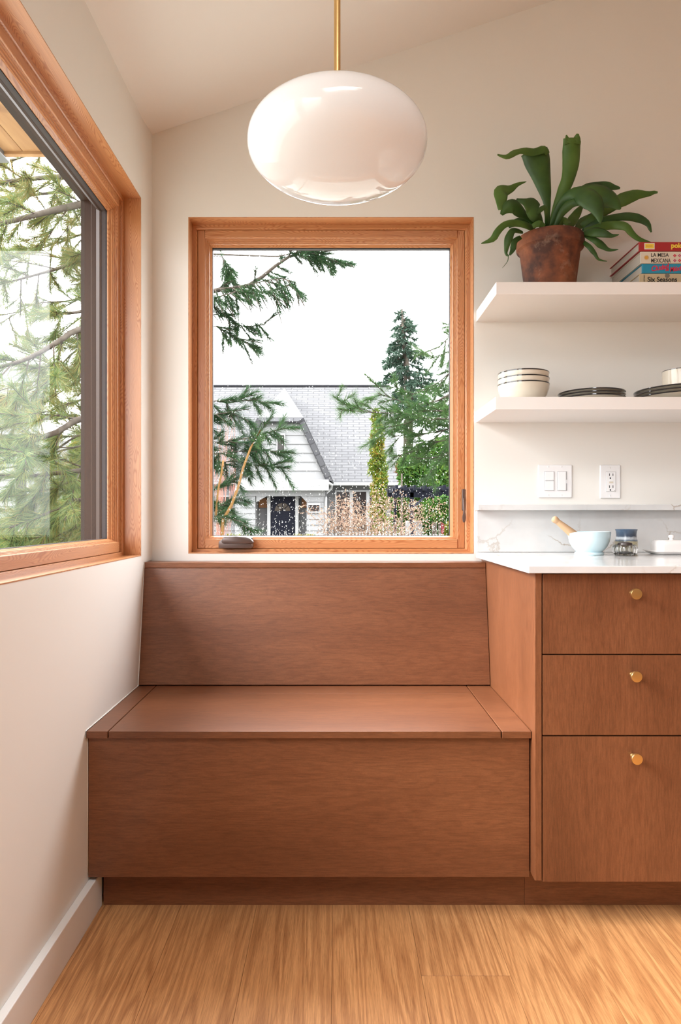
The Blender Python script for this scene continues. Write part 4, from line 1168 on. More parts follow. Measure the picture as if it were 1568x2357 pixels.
# entry bay: trapezoid gable wall, boards one by one
xg = lambda py, s: PX((605-(py-968)*(60/137.0)) if s < 0 else (686+(py-968)*(66/137.0)), DG_)
bx0, bx1 = PX(548, DG_), PX(748, DG_)
prism('gable_core', [(xg(1104, -1), PZ(1104, DG_)), (xg(1104, 1), PZ(1104, DG_)), (xg(966, 1), PZ(966, DG_)), (xg(966, -1), PZ(966, DG_))], DG_+0.03, DG_+0.3, SID, house)
row = 20.5
yy = 1104.0
while yy > 970:
    y2 = max(968, yy-row)
    bm = bmesh.new()
    pts = [(xg(yy,-1), DG_-0.012, PZ(yy, DG_)), (xg(yy,1), DG_-0.012, PZ(yy, DG_)), (xg(y2,1), DG_+0.02, PZ(y2, DG_)+0.004), (xg(y2,-1), DG_+0.02, PZ(y2, DG_)+0.004)]
    bv = [bm.verts.new(p) for p in pts] + [bm.verts.new((p[0], DG_+0.04, p[2])) for p in pts]
    for f in ((0,1,2,3),(7,6,5,4),(0,4,5,1),(1,5,6,2),(2,6,7,3),(3,7,4,0)): bm.faces.new([bv[i] for i in f])
    bm_to('siding_board', bm, SID, house)
    yy = y2
# lower storey boards, either side of the porch opening
for (p0, p1, mat) in ((541, 588, SID), (706, 750, SID)):
    yy = 1142.0
    while yy < 1330:
        y2 = yy + 13.2
        bm = bmesh.new()
        a, b_ = PX(p0, DG_), PX(p1, DG_)
        pts = [(a, DG_-0.015, PZ(y2, DG_)), (b_, DG_-0.015, PZ(y2, DG_)), (b_, DG_+0.012, PZ(yy, DG_)+0.004), (a, DG_+0.012, PZ(yy, DG_)+0.004)]
        bv = [bm.verts.new(p) for p in pts] + [bm.verts.new((p[0], DG_+0.03, p[2])) for p in pts]
        for f in ((0,1,2,3),(7,6,5,4),(0,4,5,1),(1,5,6,2),(2,6,7,3),(3,7,4,0)): bm.faces.new([bv[i] for i in f])
        bm_to('siding_board', bm, mat, house)
        yy = y2
# boards on the main wall to the right and left
for (p0, p1) in ((752, 771), (886, 917), (400, 541)):
    yy = 1130.0
    while yy < 1300:
        y2 = yy + 13.0
        a, b_ = PX(p0, DH), PX(p1, DH)
        bm = bmesh.new()
        pts = [(a, DH-0.03, PZ(y2, DH)), (b_, DH-0.03, PZ(y2, DH)), (b_, DH-0.005, PZ(yy, DH)+0.004), (a, DH-0.005, PZ(yy, DH)+0.004)]
        bv = [bm.verts.new(p) for p in pts] + [bm.verts.new((p[0], DH+0.01, p[2])) for p in pts]
        for f in ((0,1,2,3),(7,6,5,4),(0,4,5,1),(1,5,6,2),(2,6,7,3),(3,7,4,0)): bm.faces.new([bv[i] for i in f])
        bm_to('siding_board', bm, SIDG if p0 != 400 else SID, house)
        yy = y2
box('entry_wall', bx0, PX(588, DG_), DG_+0.02, DH, -0.55, PZ(1130, DG_), SID, house, 0)
box('entry_wall', PX(706, DG_), bx1, DG_+0.02, DH, -0.55, PZ(1130, DG_), SID, house, 0)
box('fascia', PX(541, DG_-0.3), PX(757, DG_-0.3), DG_-0.32, DG_+0.05, PZ(1129, DG_-0.3), PZ(1104, DG_-0.3), TRO, house, 0.01)
box('frieze_board', PX(548, DG_), PX(748, DG_), DG_-0.03, DG_+0.1, PZ(1142, DG_), PZ(1128, DG_), SID, house, 0)
# porch recess
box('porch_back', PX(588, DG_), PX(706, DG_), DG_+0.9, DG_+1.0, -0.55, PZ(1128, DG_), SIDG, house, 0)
box('porch_soffit', PX(588, DG_), PX(706, DG_), DG_, DG_+0.95, PZ(1142, DG_), PZ(1136, DG_), SID, house, 0)
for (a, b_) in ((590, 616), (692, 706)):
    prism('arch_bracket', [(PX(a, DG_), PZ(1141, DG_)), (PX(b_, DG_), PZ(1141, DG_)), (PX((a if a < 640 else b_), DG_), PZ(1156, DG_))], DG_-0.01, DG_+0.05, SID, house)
    box('porch_panel', PX(a, DG_), PX(b_, DG_), DG_+0.80, DG_+0.84, PZ(1168, DG_), PZ(1146, DG_), TANP, house, 0)  # tan panel at each side of the porch recess
DD = DG_+0.55
door = box('front_door', PX(623.5, DD), PX(679.5, DD), DD, DD+0.05, PZ(1262, DD), PZ(1138.5, DD), NAVY, house, 0.01)
# fanlight with bars
fcx, fcz = PX(650.5, DD), PZ(1176, DD); fr_ = 18*DD/F
V = [(fcx, DD-0.012, fcz)]; Fs = []
for k in range(17):
    a = math.pi*k/16; V.append((fcx+fr_*math.cos(a), DD-0.012, fcz+fr_*1.02*math.sin(a)))
for k in range(16): Fs.append((0, k+1, k+2))
meshobj('fanlight', V, Fs, plain('fanlight_glass', (0.03, 0.022, 0.015), 0.2, spec=0.2), door)
for k in range(1, 4):
    a = math.pi*k/4
    tube('glazing_bar', [(fcx, DD-0.02, fcz), (fcx+fr_*math.cos(a), DD-0.02, fcz+fr_*math.sin(a))], 0.012, NAVY, door, 4)
for (a, b_) in ((615.5, 623.0), (680, 687.5)):
    box('door_jamb', PX(a, DD), PX(b_, DD), DD-0.05, DD+0.1, -0.55, PZ(1137, DD), TRO, house, 0)
# small windows
def hwin(p0, p1, q0, q1, D, n=1):
    fr2 = box('window_frame', PX(p0, D), PX(p1, D), D-0.06, D+0.02, PZ(q1, D), PZ(q0, D), TRO, house, 0)
    w = (p1-p0)
    for i in range(n):
        a = p0 + w*i/n + (4 if n > 1 else 2.5); b_ = p0 + w*(i+1)/n - (4 if n > 1 else 2.5)
        box('pane', PX(a, D), PX(b_, D), D-0.075, D-0.055, PZ(q1-3, D), PZ(q0+4, D), DGL, fr2, 0)
hwin(637, 657, 998, 1042, DG_)
hwin(708, 738, 1158, 1180, DG_)
hwin(771, 885, 1128, 1226, DH-0.02, 3)
hwin(500, 530, 1140, 1200, DH-0.02, 1)
tube('downspout', [P(757, 1112, DG_-0.3), P(764, 1116, DG_-0.1), P(763, 1124, DG_), P(752, 1134, DG_-0.05), P(750, 1145, DG_-0.05), P(750, 1290, DG_-0.05)], 0.05, TRO, house, 8)
# gable roof: grey shingled rakes and planes running back to the main roof
def rake(s):
    if s < 0: q = [(545, 1106), (604, 967), (592, 962), (528, 1108)]
    else: q = [(750, 1106), (686, 967), (699, 962), (768, 1108)]
    p4 = [P(x, y, DG_-0.12) for x, y in q]
    if s > 0: p4 = p4[::-1]
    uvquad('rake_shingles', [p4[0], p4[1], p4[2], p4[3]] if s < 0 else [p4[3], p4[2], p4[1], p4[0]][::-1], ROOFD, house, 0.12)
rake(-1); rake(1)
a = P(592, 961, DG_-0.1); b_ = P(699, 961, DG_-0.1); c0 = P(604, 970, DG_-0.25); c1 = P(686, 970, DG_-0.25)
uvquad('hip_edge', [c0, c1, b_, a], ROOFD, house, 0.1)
zpk = Vector((PX(655, 30.6), 30.6, PZ(893, 30.6)))
uvquad('hip_plane', [a, b_, zpk], ROOF, house, 0.06)
lo_l = P(528, 1109, DG_-0.1); lo_r = P(768, 1109, DG_-0.1)
uvquad('gable_plane', [lo_r, Vector((lo_r.x, 27.2, lo_r.z)), zpk, b_], ROOF, house, 0.06)
uvquad('gable_plane', [Vector((lo_l.x, 27.2, lo_l.z)), lo_l, a, zpk], ROOF, house, 0.06)

# second pale house, seen through the side window
h2 = thing('white_house', (-13, 22, -0.55), 'white clapboard house behind the pine branches', 'house')
D2 = 20.0
box('wall', -14.5, PX(95, D2), D2, D2+5, -0.55, PZ(1000, D2), SID, h2, 0)
yy = 1000.0
while yy < 1250:
    y2 = yy+15
    aa, bb = -14.0, PX(95, D2)
    bm = bmesh.new()
    pts = [(aa, D2-0.03, PZ(y2, D2)), (bb, D2-0.03, PZ(y2, D2)), (bb, D2-0.005, PZ(yy, D2)+0.004), (aa, D2-0.005, PZ(yy, D2)+0.004)]
    bv = [bm.verts.new(p) for p in pts] + [bm.verts.new((p[0], D2+0.01, p[2])) for p in pts]
    for f in ((0,1,2,3),(7,6,5,4),(0,4,5,1),(1,5,6,2),(2,6,7,3),(3,7,4,0)): bm.faces.new([bv[i] for i in f])
    bm_to('siding_board', bm, SID, h2)
    yy = y2
uvquad('roof_plane', [(-14.8, D2-0.4, PZ(1000, D2)-0.05), (PX(99, D2), D2-0.4, PZ(1000, D2)-0.05), (PX(120, D2+3), D2+3, PZ(838, D2+3)), (-14.8, D2+3, PZ(838, D2+3))], ROOF, h2)
box('corner_post', PX(90, D2-0.1), PX(97, D2-0.1), D2-0.1, D2, -0.55, PZ(1000, D2), TRO, h2, 0)
fw = box('window_frame', PX(30, D2-0.1), PX(66, D2-0.1), D2-0.1, D2-0.02, PZ(1210, D2), PZ(1080, D2), TRO, h2, 0)
box('pane', PX(36, D2-0.12), PX(60, D2-0.12), D2-0.12, D2-0.1, PZ(1204, D2), PZ(1086, D2), DGL, fw, 0)

# ------------------------------------------------------------------ pergola and shed
pg = thing('pergola', (PX(970, 17), 17, -0.55), 'navy painted wooden pergola beyond the cottage', 'pergola')
DPG = 17.0
box('beam', PX(905, DPG), PX(1110, DPG), DPG, DPG+0.1, PZ(1145, DPG), PZ(1124, DPG), NAVY, pg, 0.005)
box('beam', PX(905, DPG), PX(1110, DPG), DPG+1.8, DPG+1.9, PZ(1140, DPG), PZ(1122, DPG), NAVY, pg, 0.005)
for i, q in enumerate((908, 928, 950, 972, 994, 1016, 1038, 1060)):
    box('rafter', PX(q, DPG), PX(q+7, DPG), DPG-0.3, DPG+2.2, PZ(1130, DPG), PZ(1118, DPG), NAVY, pg, 0.005)
for q in (944, 1085): box('post', PX(q, DPG), PX(q+9, DPG), DPG, DPG+0.1, -0.55, PZ(1133, DPG), NAVY, pg, 0.005)
for q in (921, 1078): box('post', PX(q, DPG), PX(q+7, DPG), DPG+1.8, DPG+1.9, -0.55, PZ(1126, DPG), NAVY, pg, 0.005)
prism('brace', [(PX(951, DPG), PZ(1172, DPG)), (PX(951, DPG), PZ(1165, DPG)), (PX(977, DPG), PZ(1141, DPG)), (PX(983, DPG), PZ(1141, DPG))], DPG+0.01, DPG+0.09, plain('blue_grey_wood', (0.016, 0.018, 0.028), 0.6, spec=0.1), pg)
sh = thing('garden_shed', (PX(960, 19), 19, -0.55), 'small grey clapboard shed under the pergola', 'shed')
for i in range(6):
    y0 = 1200+i*9
    box('siding_board', PX(945, 19), PX(972, 19), 19-0.004*i, 19.04, PZ(y0+9, 19), PZ(y0+0.6, 19), SIDG, sh, 0)
box('wall', PX(945, 19), PX(972, 19), 19.04, 20.5, -0.55, PZ(1200, 19), SIDG, sh, 0)

# ------------------------------------------------------------------ trees
BARK = leafmat('pine_bark', [(0.0231, 0.0176, 0.0139), (0.0504, 0.0412, 0.0328), (0.0714, 0.0630, 0.0504)], 0.9, False, 0, 22)
BARKY = leafmat('young_pine_bark', [(0.1100, 0.0550, 0.0175), (0.1500, 0.0850, 0.0300)], 0.8, False, 0, 22)
ND_DARK = leafmat('needles_dark_green', [(0.0060, 0.0200, 0.0090), (0.0150, 0.0425, 0.0150), (0.0325, 0.0700, 0.0210)], 0.5, True, 0.25, 2.0)
ND_PALE = leafmat('needles_pale_green', [(0.030, 0.060, 0.026), (0.070, 0.115, 0.042), (0.135, 0.150, 0.045), (0.20, 0.135, 0.045)], 0.5, True, 0.30, 1.1)
ND_MID = leafmat('needles_mid_green', [(0.0150, 0.0400, 0.0125), (0.0325, 0.0750, 0.0200), (0.0650, 0.1100, 0.0325)], 0.5, True, 0.28, 1.6)
def add_mesh_np(name, V, T, mat, parent):
    me = bpy.data.meshes.new(name)
    nv, nt_ = len(V), len(T)
    me.vertices.add(nv); me.vertices.foreach_set('co', V.astype(np.float32).ravel())
    me.loops.add(nt_*3); me.loops.foreach_set('vertex_index', T.astype(np.int32).ravel())
    me.polygons.add(nt_)
    me.polygons.foreach_set('loop_start', np.arange(0, nt_*3, 3, dtype=np.int32))
    me.update(calc_edges=True); me.validate()
    me.materials.append(mat)
    return link(name, me, Matrix(), parent)
def needle_mesh(name, tufts, mat, parent, n=46, length=0.10, width=0.0028, spread=0.75, along=0.09):
    """tufts: array (k,6) position+direction"""
    T = np.array(tufts); k = len(T)
    base = np.repeat(T[:, :3], n, axis=0); d = np.repeat(T[:, 3:], n, axis=0)
    d /= np.linalg.norm(d, axis=1, keepdims=True)+1e-9
    m = len(base)
    base = base - d*(rng.random((m, 1))*along)
    rnd = rng.normal(size=(m, 3)); rnd -= (rnd*d).sum(1, keepdims=True)*d
    rnd /= np.linalg.norm(rnd, axis=1, keepdims=True)+1e-9
    sp = spread*(0.45+0.75*rng.random((m, 1)))
    nd = d + rnd*sp; nd /= np.linalg.norm(nd, axis=1, keepdims=True)
    L = length*(0.7+0.5*rng.random((m, 1)))
    tip = base + nd*L; tip[:, 2] -= (0.10*L*rng.random((m, 1)))[:, 0]
    view = base - np.array([0, 0, H]); side = np.cross(nd, view)
    # widths spread over random azimuths, so that the needles look alike from any side
    side = np.cross(nd, rng.normal(size=(m, 3))); side /= np.linalg.norm(side, axis=1, keepdims=True)+1e-9
    w = width*(0.8+0.5*rng.random((m, 1)))
    V = np.empty((m*3, 3)); V[0::3] = base-side*w*0.5; V[1::3] = base+side*w*0.5; V[2::3] = tip
    return stuff(add_mesh_np(name, V, np.arange(m*3).reshape(-1, 3), mat, parent))

def grow(main, r0, rand, twig_every=0.16, twig_len=(0.18, 0.42), droop=0.25, bare=0.0, sub=True, tips=True):
    """returns (tubes, tufts) for one branch"""
    pts = resample(main, 18); L = sum((b-a).length for a, b in zip(pts[:-1], pts[1:]))
    tubes = [(pts, [max(0.004, r0*(1-0.72*i/17)) for i in range(18)])]; tufts = []
    nt_ = max(2, int(L/twig_every))
    for i in range(nt_):
        t = bare + (1-bare)*(i+0.5+0.6*rand.uniform(-1, 1)*0.5)/nt_
        f = min(16.99, t*17); k = int(f); p = pts[k].lerp(pts[k+1], f-k)
        ax = (pts[k+1]-pts[k]).normalized()
        an_ = rand.uniform(0, 6.28)
        u = ax.cross(Vector((0, 0, 1))).normalized(); w = ax.cross(u)
        out = u*math.cos(an_) + w*math.sin(an_)*0.7
        d = (ax*rand.uniform(0.3, 0.9) + out*rand.uniform(0.6, 1.0) + Vector((0, 0, -droop))).normalized()
        l = rand.uniform(*twig_len)
        q = [p + d*(l*s) + Vector((0, 0, -droop*0.3*l*s*s)) for s in (0, 0.5, 1)]
        tubes.append((q, [0.006, 0.0045, 0.003]))
        for s in (0.45, 0.72, 1.0):
            pp = p + d*(l*s); tufts.append((*pp, *d))
        if sub and l > 0.22:
            for j in range(2):
                d2 = (d + Vector((rand.gauss(0, .6), rand.gauss(0, .6), rand.gauss(0, .4)))).normalized()
                s0 = rand.uniform(0.4, 0.8); st_ = p+d*(l*s0); l2 = l*0.55
                tubes.append(([st_, st_+d2*l2], [0.004, 0.0025]))
                tufts.append((*(st_+d2*l2*0.6), *d2)); tufts.append((*(st_+d2*l2), *d2))
    if tips:
        dd = (pts[-1]-pts[-3]).normalized()
        for s in (-3, -2, -1): tufts.append((*pts[s], *dd))
    return tubes, tufts
def tree(name, base, label, trunk_pts, trunk_r, branches, bark, ndl, n=46, length=0.10, width=0.0028, spread=0.75, seed=1, **kw):
    rd = random.Random(seed)
    root = thing(name, base, label, 'tree')
    if trunk_pts: tube('trunk', resample(trunk_pts, 12), [trunk_r*(1-0.7*i/11) for i in range(12)], bark, root, 12)
    tf = []
    for br in branches:
        opts = dict(kw)
        if len(br) > 2: opts.update(br[2])
        tubes, tt = grow(br[0], br[1], rd, **opts)
        V, Fc = tube_arrays(*tubes[0], 8)
        b_o = meshobj('branch', V, Fc, bark, root, smooth=True)
        V2, F2 = [], []
        for q, r in tubes[1:]:
            v_, f_ = tube_arrays(q, r, 4); o_ = len(V2)
            V2 += v_; F2 += [tuple(i+o_ for i in f) for f in f_]
        if V2: stuff(meshobj('twigs', V2, F2, bark, b_o))
        tf += tt
    needle_mesh('needles', tf, ndl, root, n, length, width, spread)
    return root

# big pine between the two windows: trunk hidden behind the corner
tx, ty = -1.62, 5.4
T = lambda z, dx=0, dy=0: Vector((tx+dx, ty+dy, z))
def Bl(zs_, pts, D, r, **o):
    """branch leaving the trunk at height zs_ and passing the picture points"""
    return ([T(zs_)] + [P(x, y, D if not isinstance(D, (list, tuple)) else D[i]) for i, (x, y) in enumerate(pts)], r, o)
brs = [
 Bl(4.0, [(186, 397), (90, 410), (0, 420), (-90, 440)], [5.2, 5.0, 4.9, 4.8], 0.030),
 Bl(3.75, [(186, 432), (100, 446), (0, 456)], [5.6, 5.7, 5.8], 0.022),
 Bl(3.6, [(186, 470), (100, 490), (0, 515), (-90, 530)], [5.0, 4.8, 4.6, 4.5], 0.036),
 Bl(3.2, [(186, 600), (110, 625), (0, 655)], [5.6, 5.8, 6.0], 0.022),
 Bl(2.75, [(186, 717), (140, 722), (85, 720)], [5.0, 4.9, 4.8], 0.020),
 Bl(2.55, [(186, 758), (140, 783), (98, 808), (40, 834), (-60, 860)], [4.9, 4.7, 4.6, 4.5, 4.4], 0.030),
 Bl(2.2, [(186, 868), (150, 855), (120, 845), (70, 850)], [5.0, 4.9, 4.8, 4.7], 0.018),
 Bl(1.9, [(186, 964), (135, 993), (80, 1012), (0, 1044), (-80, 1060)], [4.6, 4.4, 4.3, 4.1, 4.0], 0.034),
 Bl(1.45, [(186, 1083), (120, 1090), (60, 1096), (-40, 1090)], [4.6, 4.5, 4.4, 4.3], 0.028),
 Bl(1.1, [(186, 1150), (150, 1163), (90, 1190), (20, 1215)], [4.6, 4.5, 4.4, 4.3], 0.020),
 Bl(0.7, [(186, 1215), (140, 1240), (60, 1262)], [4.7, 4.6, 4.5], 0.022),
 Bl(4.3, [(186, 330), (90, 350), (0, 380)], [5.6, 5.7, 5.8], 0.016),
 Bl(3.4, [(186, 540), (100, 570), (0, 600)], [6.2, 6.3, 6.4], 0.014),
 Bl(2.4, [(186, 800), (100, 880), (0, 930)], [6.2, 6.3, 6.4], 0.014),
 Bl(2.0, [(186, 920), (100, 960), (0, 985)], [6.0, 6.0, 6.0], 0.014),
 Bl(1.8, [(186, 1000), (120, 1040), (40, 1075)], [5.2, 5.2, 5.2], 0.014),
 Bl(1.3, [(186, 1105), (120, 1125), (40, 1150)], [5.2, 5.2, 5.2], 0.014),
 Bl(0.8, [(186, 1190), (120, 1215), (40, 1245)], [5.4, 5.4, 5.4], 0.014),
 Bl(2.95, [(170, 690), (80, 700), (0, 745)], [6.4, 6.5, 6.6], 0.014),
 Bl(1.65, [(170, 1030), (90, 1060), (0, 1140)], [6.0, 6.1, 6.2], 0.014),
 Bl(1.2, [(186, 1120), (110, 1150), (30, 1180)], [6.0, 6.0, 6.1], 0.014),
 Bl(0.9, [(150, 1180), (60, 1200), (-20, 1230)], [6.4, 6.4, 6.5], 0.014),
]
tree('pine_tree', (tx, ty, -0.55), 'large pine with long soft needles outside the side window', [T(-0.55), T(1.2, 0.02), T(3.0, -0.03), T(5.0), T(7.5, 0.05)], 0.17, brs, BARK, ND_PALE, 54, 0.125, 0.0036, 0.85, 3, twig_every=0.095, twig_len=(0.16, 0.5), droop=0.3)

# second, darker pine: branch ends reaching into the far window from its left edge
tx2, ty2 = -1.75, 6.6
T2 = lambda z: Vector((tx2, ty2, z))
def B2(zs_, pts, D, r, **o): return ([T2(zs_)] + [P(x, y, D) for x, y in pts], r, o)
kw = dict(twig_every=0.12, twig_len=(0.10, 0.22), droop=0.35, bare=0.55, sub=False)
br2 = [
 B2(3.0, [(480, 672), (520, 667), (560, 662), (600, 640), (650, 600), (690, 582), (735, 580)], 5.6, 0.034, twig_every=0.13),
 B2(3.0, [(480, 690), (560, 668), (610, 672), (670, 655)], 5.5, 0.012, droop=0.9),
 B2(3.1, [(470, 672), (540, 660), (590, 652), (640, 640), (680, 650)], 5.5, 0.010, droop=0.9, twig_every=0.07, twig_len=(0.12, 0.3)),
 B2(3.6, [(640, 590), (690, 578), (735, 588), (780, 603)], 5.6, 0.012, bare=0.80, twig_every=0.06),
 B2(2.8, [(480, 724), (530, 733), (560, 752), (610, 746)], 5.6, 0.008, bare=0.75),
 B2(2.7, [(480, 752), (520, 765), (560, 785), (590, 800)], 5.6, 0.008, bare=0.75),
 B2(2.0, [(480, 925), (530, 928), (570, 920), (618, 928)], 5.4, 0.010),
 B2(1.95, [(470, 960), (520, 950), (560, 962), (590, 985)], 5.4, 0.010, twig_every=0.09),
 B2(1.7, [(480, 1020), (540, 1015), (600, 1000), (655, 985)], 5.3, 0.010, twig_every=0.09),
 B2(1.65, [(470, 1045), (540, 1040), (590, 1035), (650, 1042)], 5.3, 0.010, twig_every=0.09),
 B2(1.6, [(470, 1070), (530, 1060), (580, 1070), (650, 1076)], 5.3, 0.010, twig_every=0.09),
 B2(1.2, [(470, 1130), (510, 1120), (545, 1105)], 5.2, 0.008),
 B2(1.1, [(470, 1160), (510, 1168), (545, 1150), (555, 1145)], 5.2, 0.008, twig_every=0.09),
 B2(1.0, [(460, 1190), (510, 1185), (550, 1200), (582, 1225)], 5.1, 0.008, twig_every=0.09),
 B2(3.3, [(470, 600), (510, 590), (530, 640)], 5.6, 0.006, bare=0.9),
]
tree('pine_tree', (tx2, ty2, -0.55), 'dark green pine reaching into the far window from its left edge', [T2(-0.55), T2(2.5), T2(6.5)], 0.13, br2, BARK, ND_DARK, 52, 0.085, 0.0030, 0.7, 5, **kw)
sp_root = thing('pine_sapling', P(505, 1400, 5.0), 'young pine with a bare yellow stem at the far window', 'tree')
stem = resample([Vector((PX(500, 5.0), 5.0, -0.55)), P(512, 1215, 5.0), P(535, 1160, 5.0), P(552, 1110, 5.0), P(568, 1050, 5.0), P(600, 990, 5.0)], 16)
tube('stem', stem, [0.022*(1-0.7*i/15) for i in range(16)], BARKY, sp_root, 8)
tube('side_stem', resample([P(497, 1190, 5.0), P(502, 1130, 5.0), P(510, 1090, 5.0), P(514, 1060, 5.0)], 8), 0.008, BARKY, sp_root, 6)
needle_mesh('needles', [(*P(600+dx, 995+dy, 5.0), *Vector((dx/40, 0.1, 0.5))) for dx, dy in ((-10, 5), (0, 0), (8, 8), (-14, 20))], ND_MID, sp_root, 40, 0.07)

# pine on the right of the far window
tx3, ty3 = 1.75, 8.2
T3 = lambda z: Vector((tx3, ty3, z))
def B3(zs_, pts, D, r, **o): return ([T3(zs_)] + [P(x, y, D) for x, y in pts], r, o)
kw3 = dict(twig_every=0.11, twig_len=(0.16, 0.34), droop=0.15, bare=0.35, sub=True)
br3 = [
 B3(2.7, [(1040, 905), (1000, 925), (950, 930), (900, 915), (870, 905)], 7.0, 0.016),
 B3(2.5, [(1040, 945), (990, 945), (930, 950), (870, 950), (800, 945)], 6.9, 0.014),
 B3(2.4, [(1040, 965), (990, 960), (930, 975), (895, 995)], 6.8, 0.014),
 B3(2.2, [(1040, 985), (1000, 995), (950, 1000), (905, 1005)], 7.0, 0.012),
 B3(2.0, [(1040, 1010), (1000, 1020), (960, 1035), (930, 1050)], 7.0, 0.012),
 B3(3.0, [(1045, 850), (1010, 880), (970, 900)], 7.2, 0.012),
 B3(3.2, [(1050, 800), (1020, 815), (990, 825)], 7.3, 0.010),
 B3(3.5, [(1055, 755), (1035, 775), (1010, 800)], 7.3, 0.010),
 B3(1.8, [(1045, 1040), (1010, 1050), (980, 1065)], 7.0, 0.010),
]
tree('pine_tree', (tx3, ty3, -0.55), 'bright green pine reaching in from the far window\'s shelf side', [T3(-0.55), T3(3), T3(7)], 0.14, br3, BARK, ND_MID, 44, 0.10, 0.0034, 0.75, 8, **kw3)

# leafy blobs: hedge, trees behind
def leaf_cloud(name, blobs, mat, parent, n, size, seed=0, flat=0.6):
    r = np.random.default_rng(seed)
    pts = []; 
    vol = np.array([b[3]*b[4]*b[5] for b in blobs]); vol = vol/vol.sum()
    for b, f in zip(blobs, vol):
        m = max(10, int(n*f))
        d = r.normal(size=(m, 3)); d /= np.linalg.norm(d, axis=1, keepdims=True)
        rad = (0.55+0.5*r.random((m, 1)))
        pts.append(np.array(b[:3]) + d*rad*np.array(b[3:6]))
    C = np.concatenate(pts); m = len(C)
    u = r.normal(size=(m, 3)); u /= np.linalg.norm(u, axis=1, keepdims=True)
    v = np.cross(u, r.normal(size=(m, 3))); v /= np.linalg.norm(v, axis=1, keepdims=True)
    s = size*(0.6+0.8*r.random((m, 1)))
    V = np.empty((m*4, 3)); V[0::4] = C-u*s; V[1::4] = C+v*s*flat*0.5; V[2::4] = C+u*s; V[3::4] = C-v*s*flat*0.5
    idx = np.arange(m)*4
    Tt = np.concatenate([np.stack([idx, idx+1, idx+2], 1), np.stack([idx, idx+2, idx+3], 1)])
    return stuff(add_mesh_np(name, V, Tt, mat, parent))
LG = leafmat('leaf_bright_green', [(0.0110, 0.0350, 0.0060), (0.0275, 0.0750, 0.0110), (0.0800, 0.1350, 0.0225)], 0.5, True, 0.3, 2.5)
LF = leafmat('fir_grey_green', [(0.0165, 0.0358, 0.0248), (0.0330, 0.0605, 0.0413), (0.0550, 0.0880, 0.0633)], 0.6, True, 0.25, 0.7)
LC_ = leafmat('cypress_yellow_green', [(0.0200, 0.0500, 0.0075), (0.0500, 0.0950, 0.0100), (0.1100, 0.1250, 0.0150), (0.1500, 0.0850, 0.0150)], 0.5, True, 0.3, 1.5)
LB = leafmat('bush_pink_buds', [(0.085, 0.050, 0.036), (0.17, 0.108, 0.078), (0.24, 0.165, 0.115)], 0.6, True, 0.25, 3)
LBR = leafmat('leaf_bronze', [(0.0720, 0.0315, 0.0135), (0.1260, 0.0630, 0.0270)], 0.6, True, 0.25, 3)
def blob(px, py, D, rx, rz, ry=None):
    p = P(px, py, D); k = D/F
    return (p.x, p.y, p.z, rx*k, (ry if ry else (rx+rz)/2)*k, rz*k)
# far fir
DF = 42.0
fir_t = thing('fir_tree', (PX(945, DF), DF, -0.55), 'tall grey green fir standing far behind the cottage', 'tree')
tube('trunk', [Vector((PX(940, DF), DF, -0.55)), P(940, 900, DF), P(925, 715, DF)], [0.4, 0.25, 0.05], BARK, fir_t, 8)
rr_ = random.Random(4); tf = []; V2, F2 = [], []
for k in range(120):
    f = (k/119)**0.9; zz = PZ(712+f*250, DF); a = rr_.uniform(0, 6.283)
    L = (0.25 + 2.9*f)*rr_.uniform(0.7, 1.05)
    c0 = Vector((PX(926+f*18, DF), DF, zz))
    d = Vector((math.cos(a), math.sin(a), -0.18)).normalized()
    e_ = c0 + d*L + Vector((0, 0, -0.10*L))
    v_, f_ = tube_arrays([c0, e_], [0.05, 0.015], 4); o_ = len(V2); V2 += v_; F2 += [tuple(q+o_ for q in g) for g in f_]
    for t in np.arange(0.15, 1.02, max(0.05, 0.16/L)):
        p = c0.lerp(e_, t)
        for q in range(2):
            dd = d + Vector((rr_.gauss(0, .6), rr_.gauss(0, .6), rr_.gauss(-0.25, .35)))
            tf.append((*(p + dd*0.12), *dd))
stuff(meshobj('branches', V2, F2, BARK, fir_t))
needle_mesh('needles', tf, LF, fir_t, 9, 0.34, 0.075, 0.8, 0.15)
# columnar cypress
DCY = 21.0
cy_t = thing('columnar_cypress', (PX(871, DCY), DCY, -0.55), 'narrow yellow green column of cypress before the cottage roof', 'tree')
tube('trunk', [Vector((PX(871, DCY), DCY, -0.55)), P(871, 1000, DCY)], [0.08, 0.03], BARK, cy_t, 6)
bl = []
for k in range(46):
    f = k/45; yy = 952+f*270
    w = 12 + 9*min(1, f*1.8)
    bl.append(blob(867+f*8+rr_.uniform(-1, 1)*w*0.5, yy, DCY+rr_.uniform(-.15, .15), w*0.75, 13, w*0.7))
lc = leaf_cloud('foliage', bl, LC_, cy_t, 8000, 0.085, 6, 0.45)
# leafy trees and hedge on the right
DT = 23.0
lt = thing('leafy_tree', (PX(1000, DT), DT, -0.55), 'bright green leafy tree above the navy pergola', 'tree')
tube('trunk', [Vector((PX(1000, DT), DT, -0.55)), P(1000, 1100, DT)], [0.12, 0.06], BARK, lt, 6)
leaf_cloud('foliage', [blob(940, 1100, DT, 22, 24), blob(970, 1085, DT, 30, 36), blob(1010, 1070, DT, 34, 40), blob(1045, 1080, DT, 30, 36), blob(1000, 1110, DT, 40, 30), blob(955, 1135, DT, 24, 24), blob(935, 1075, DT, 18, 30), blob(975, 1050, DT, 26, 30), blob(1020, 1040, DT, 30, 34)], LG, lt, 15000, 0.12, 9)
hd = thing('garden_hedge', (PX(985, 24.5), 24.5, -0.55), 'dark clipped hedge behind the pergola', 'hedge')
tube('trunk', [Vector((PX(985, 24.5), 24.5, -0.55)), P(985, 1200, 24.5)], [0.05, 0.03], BARK, hd, 6)
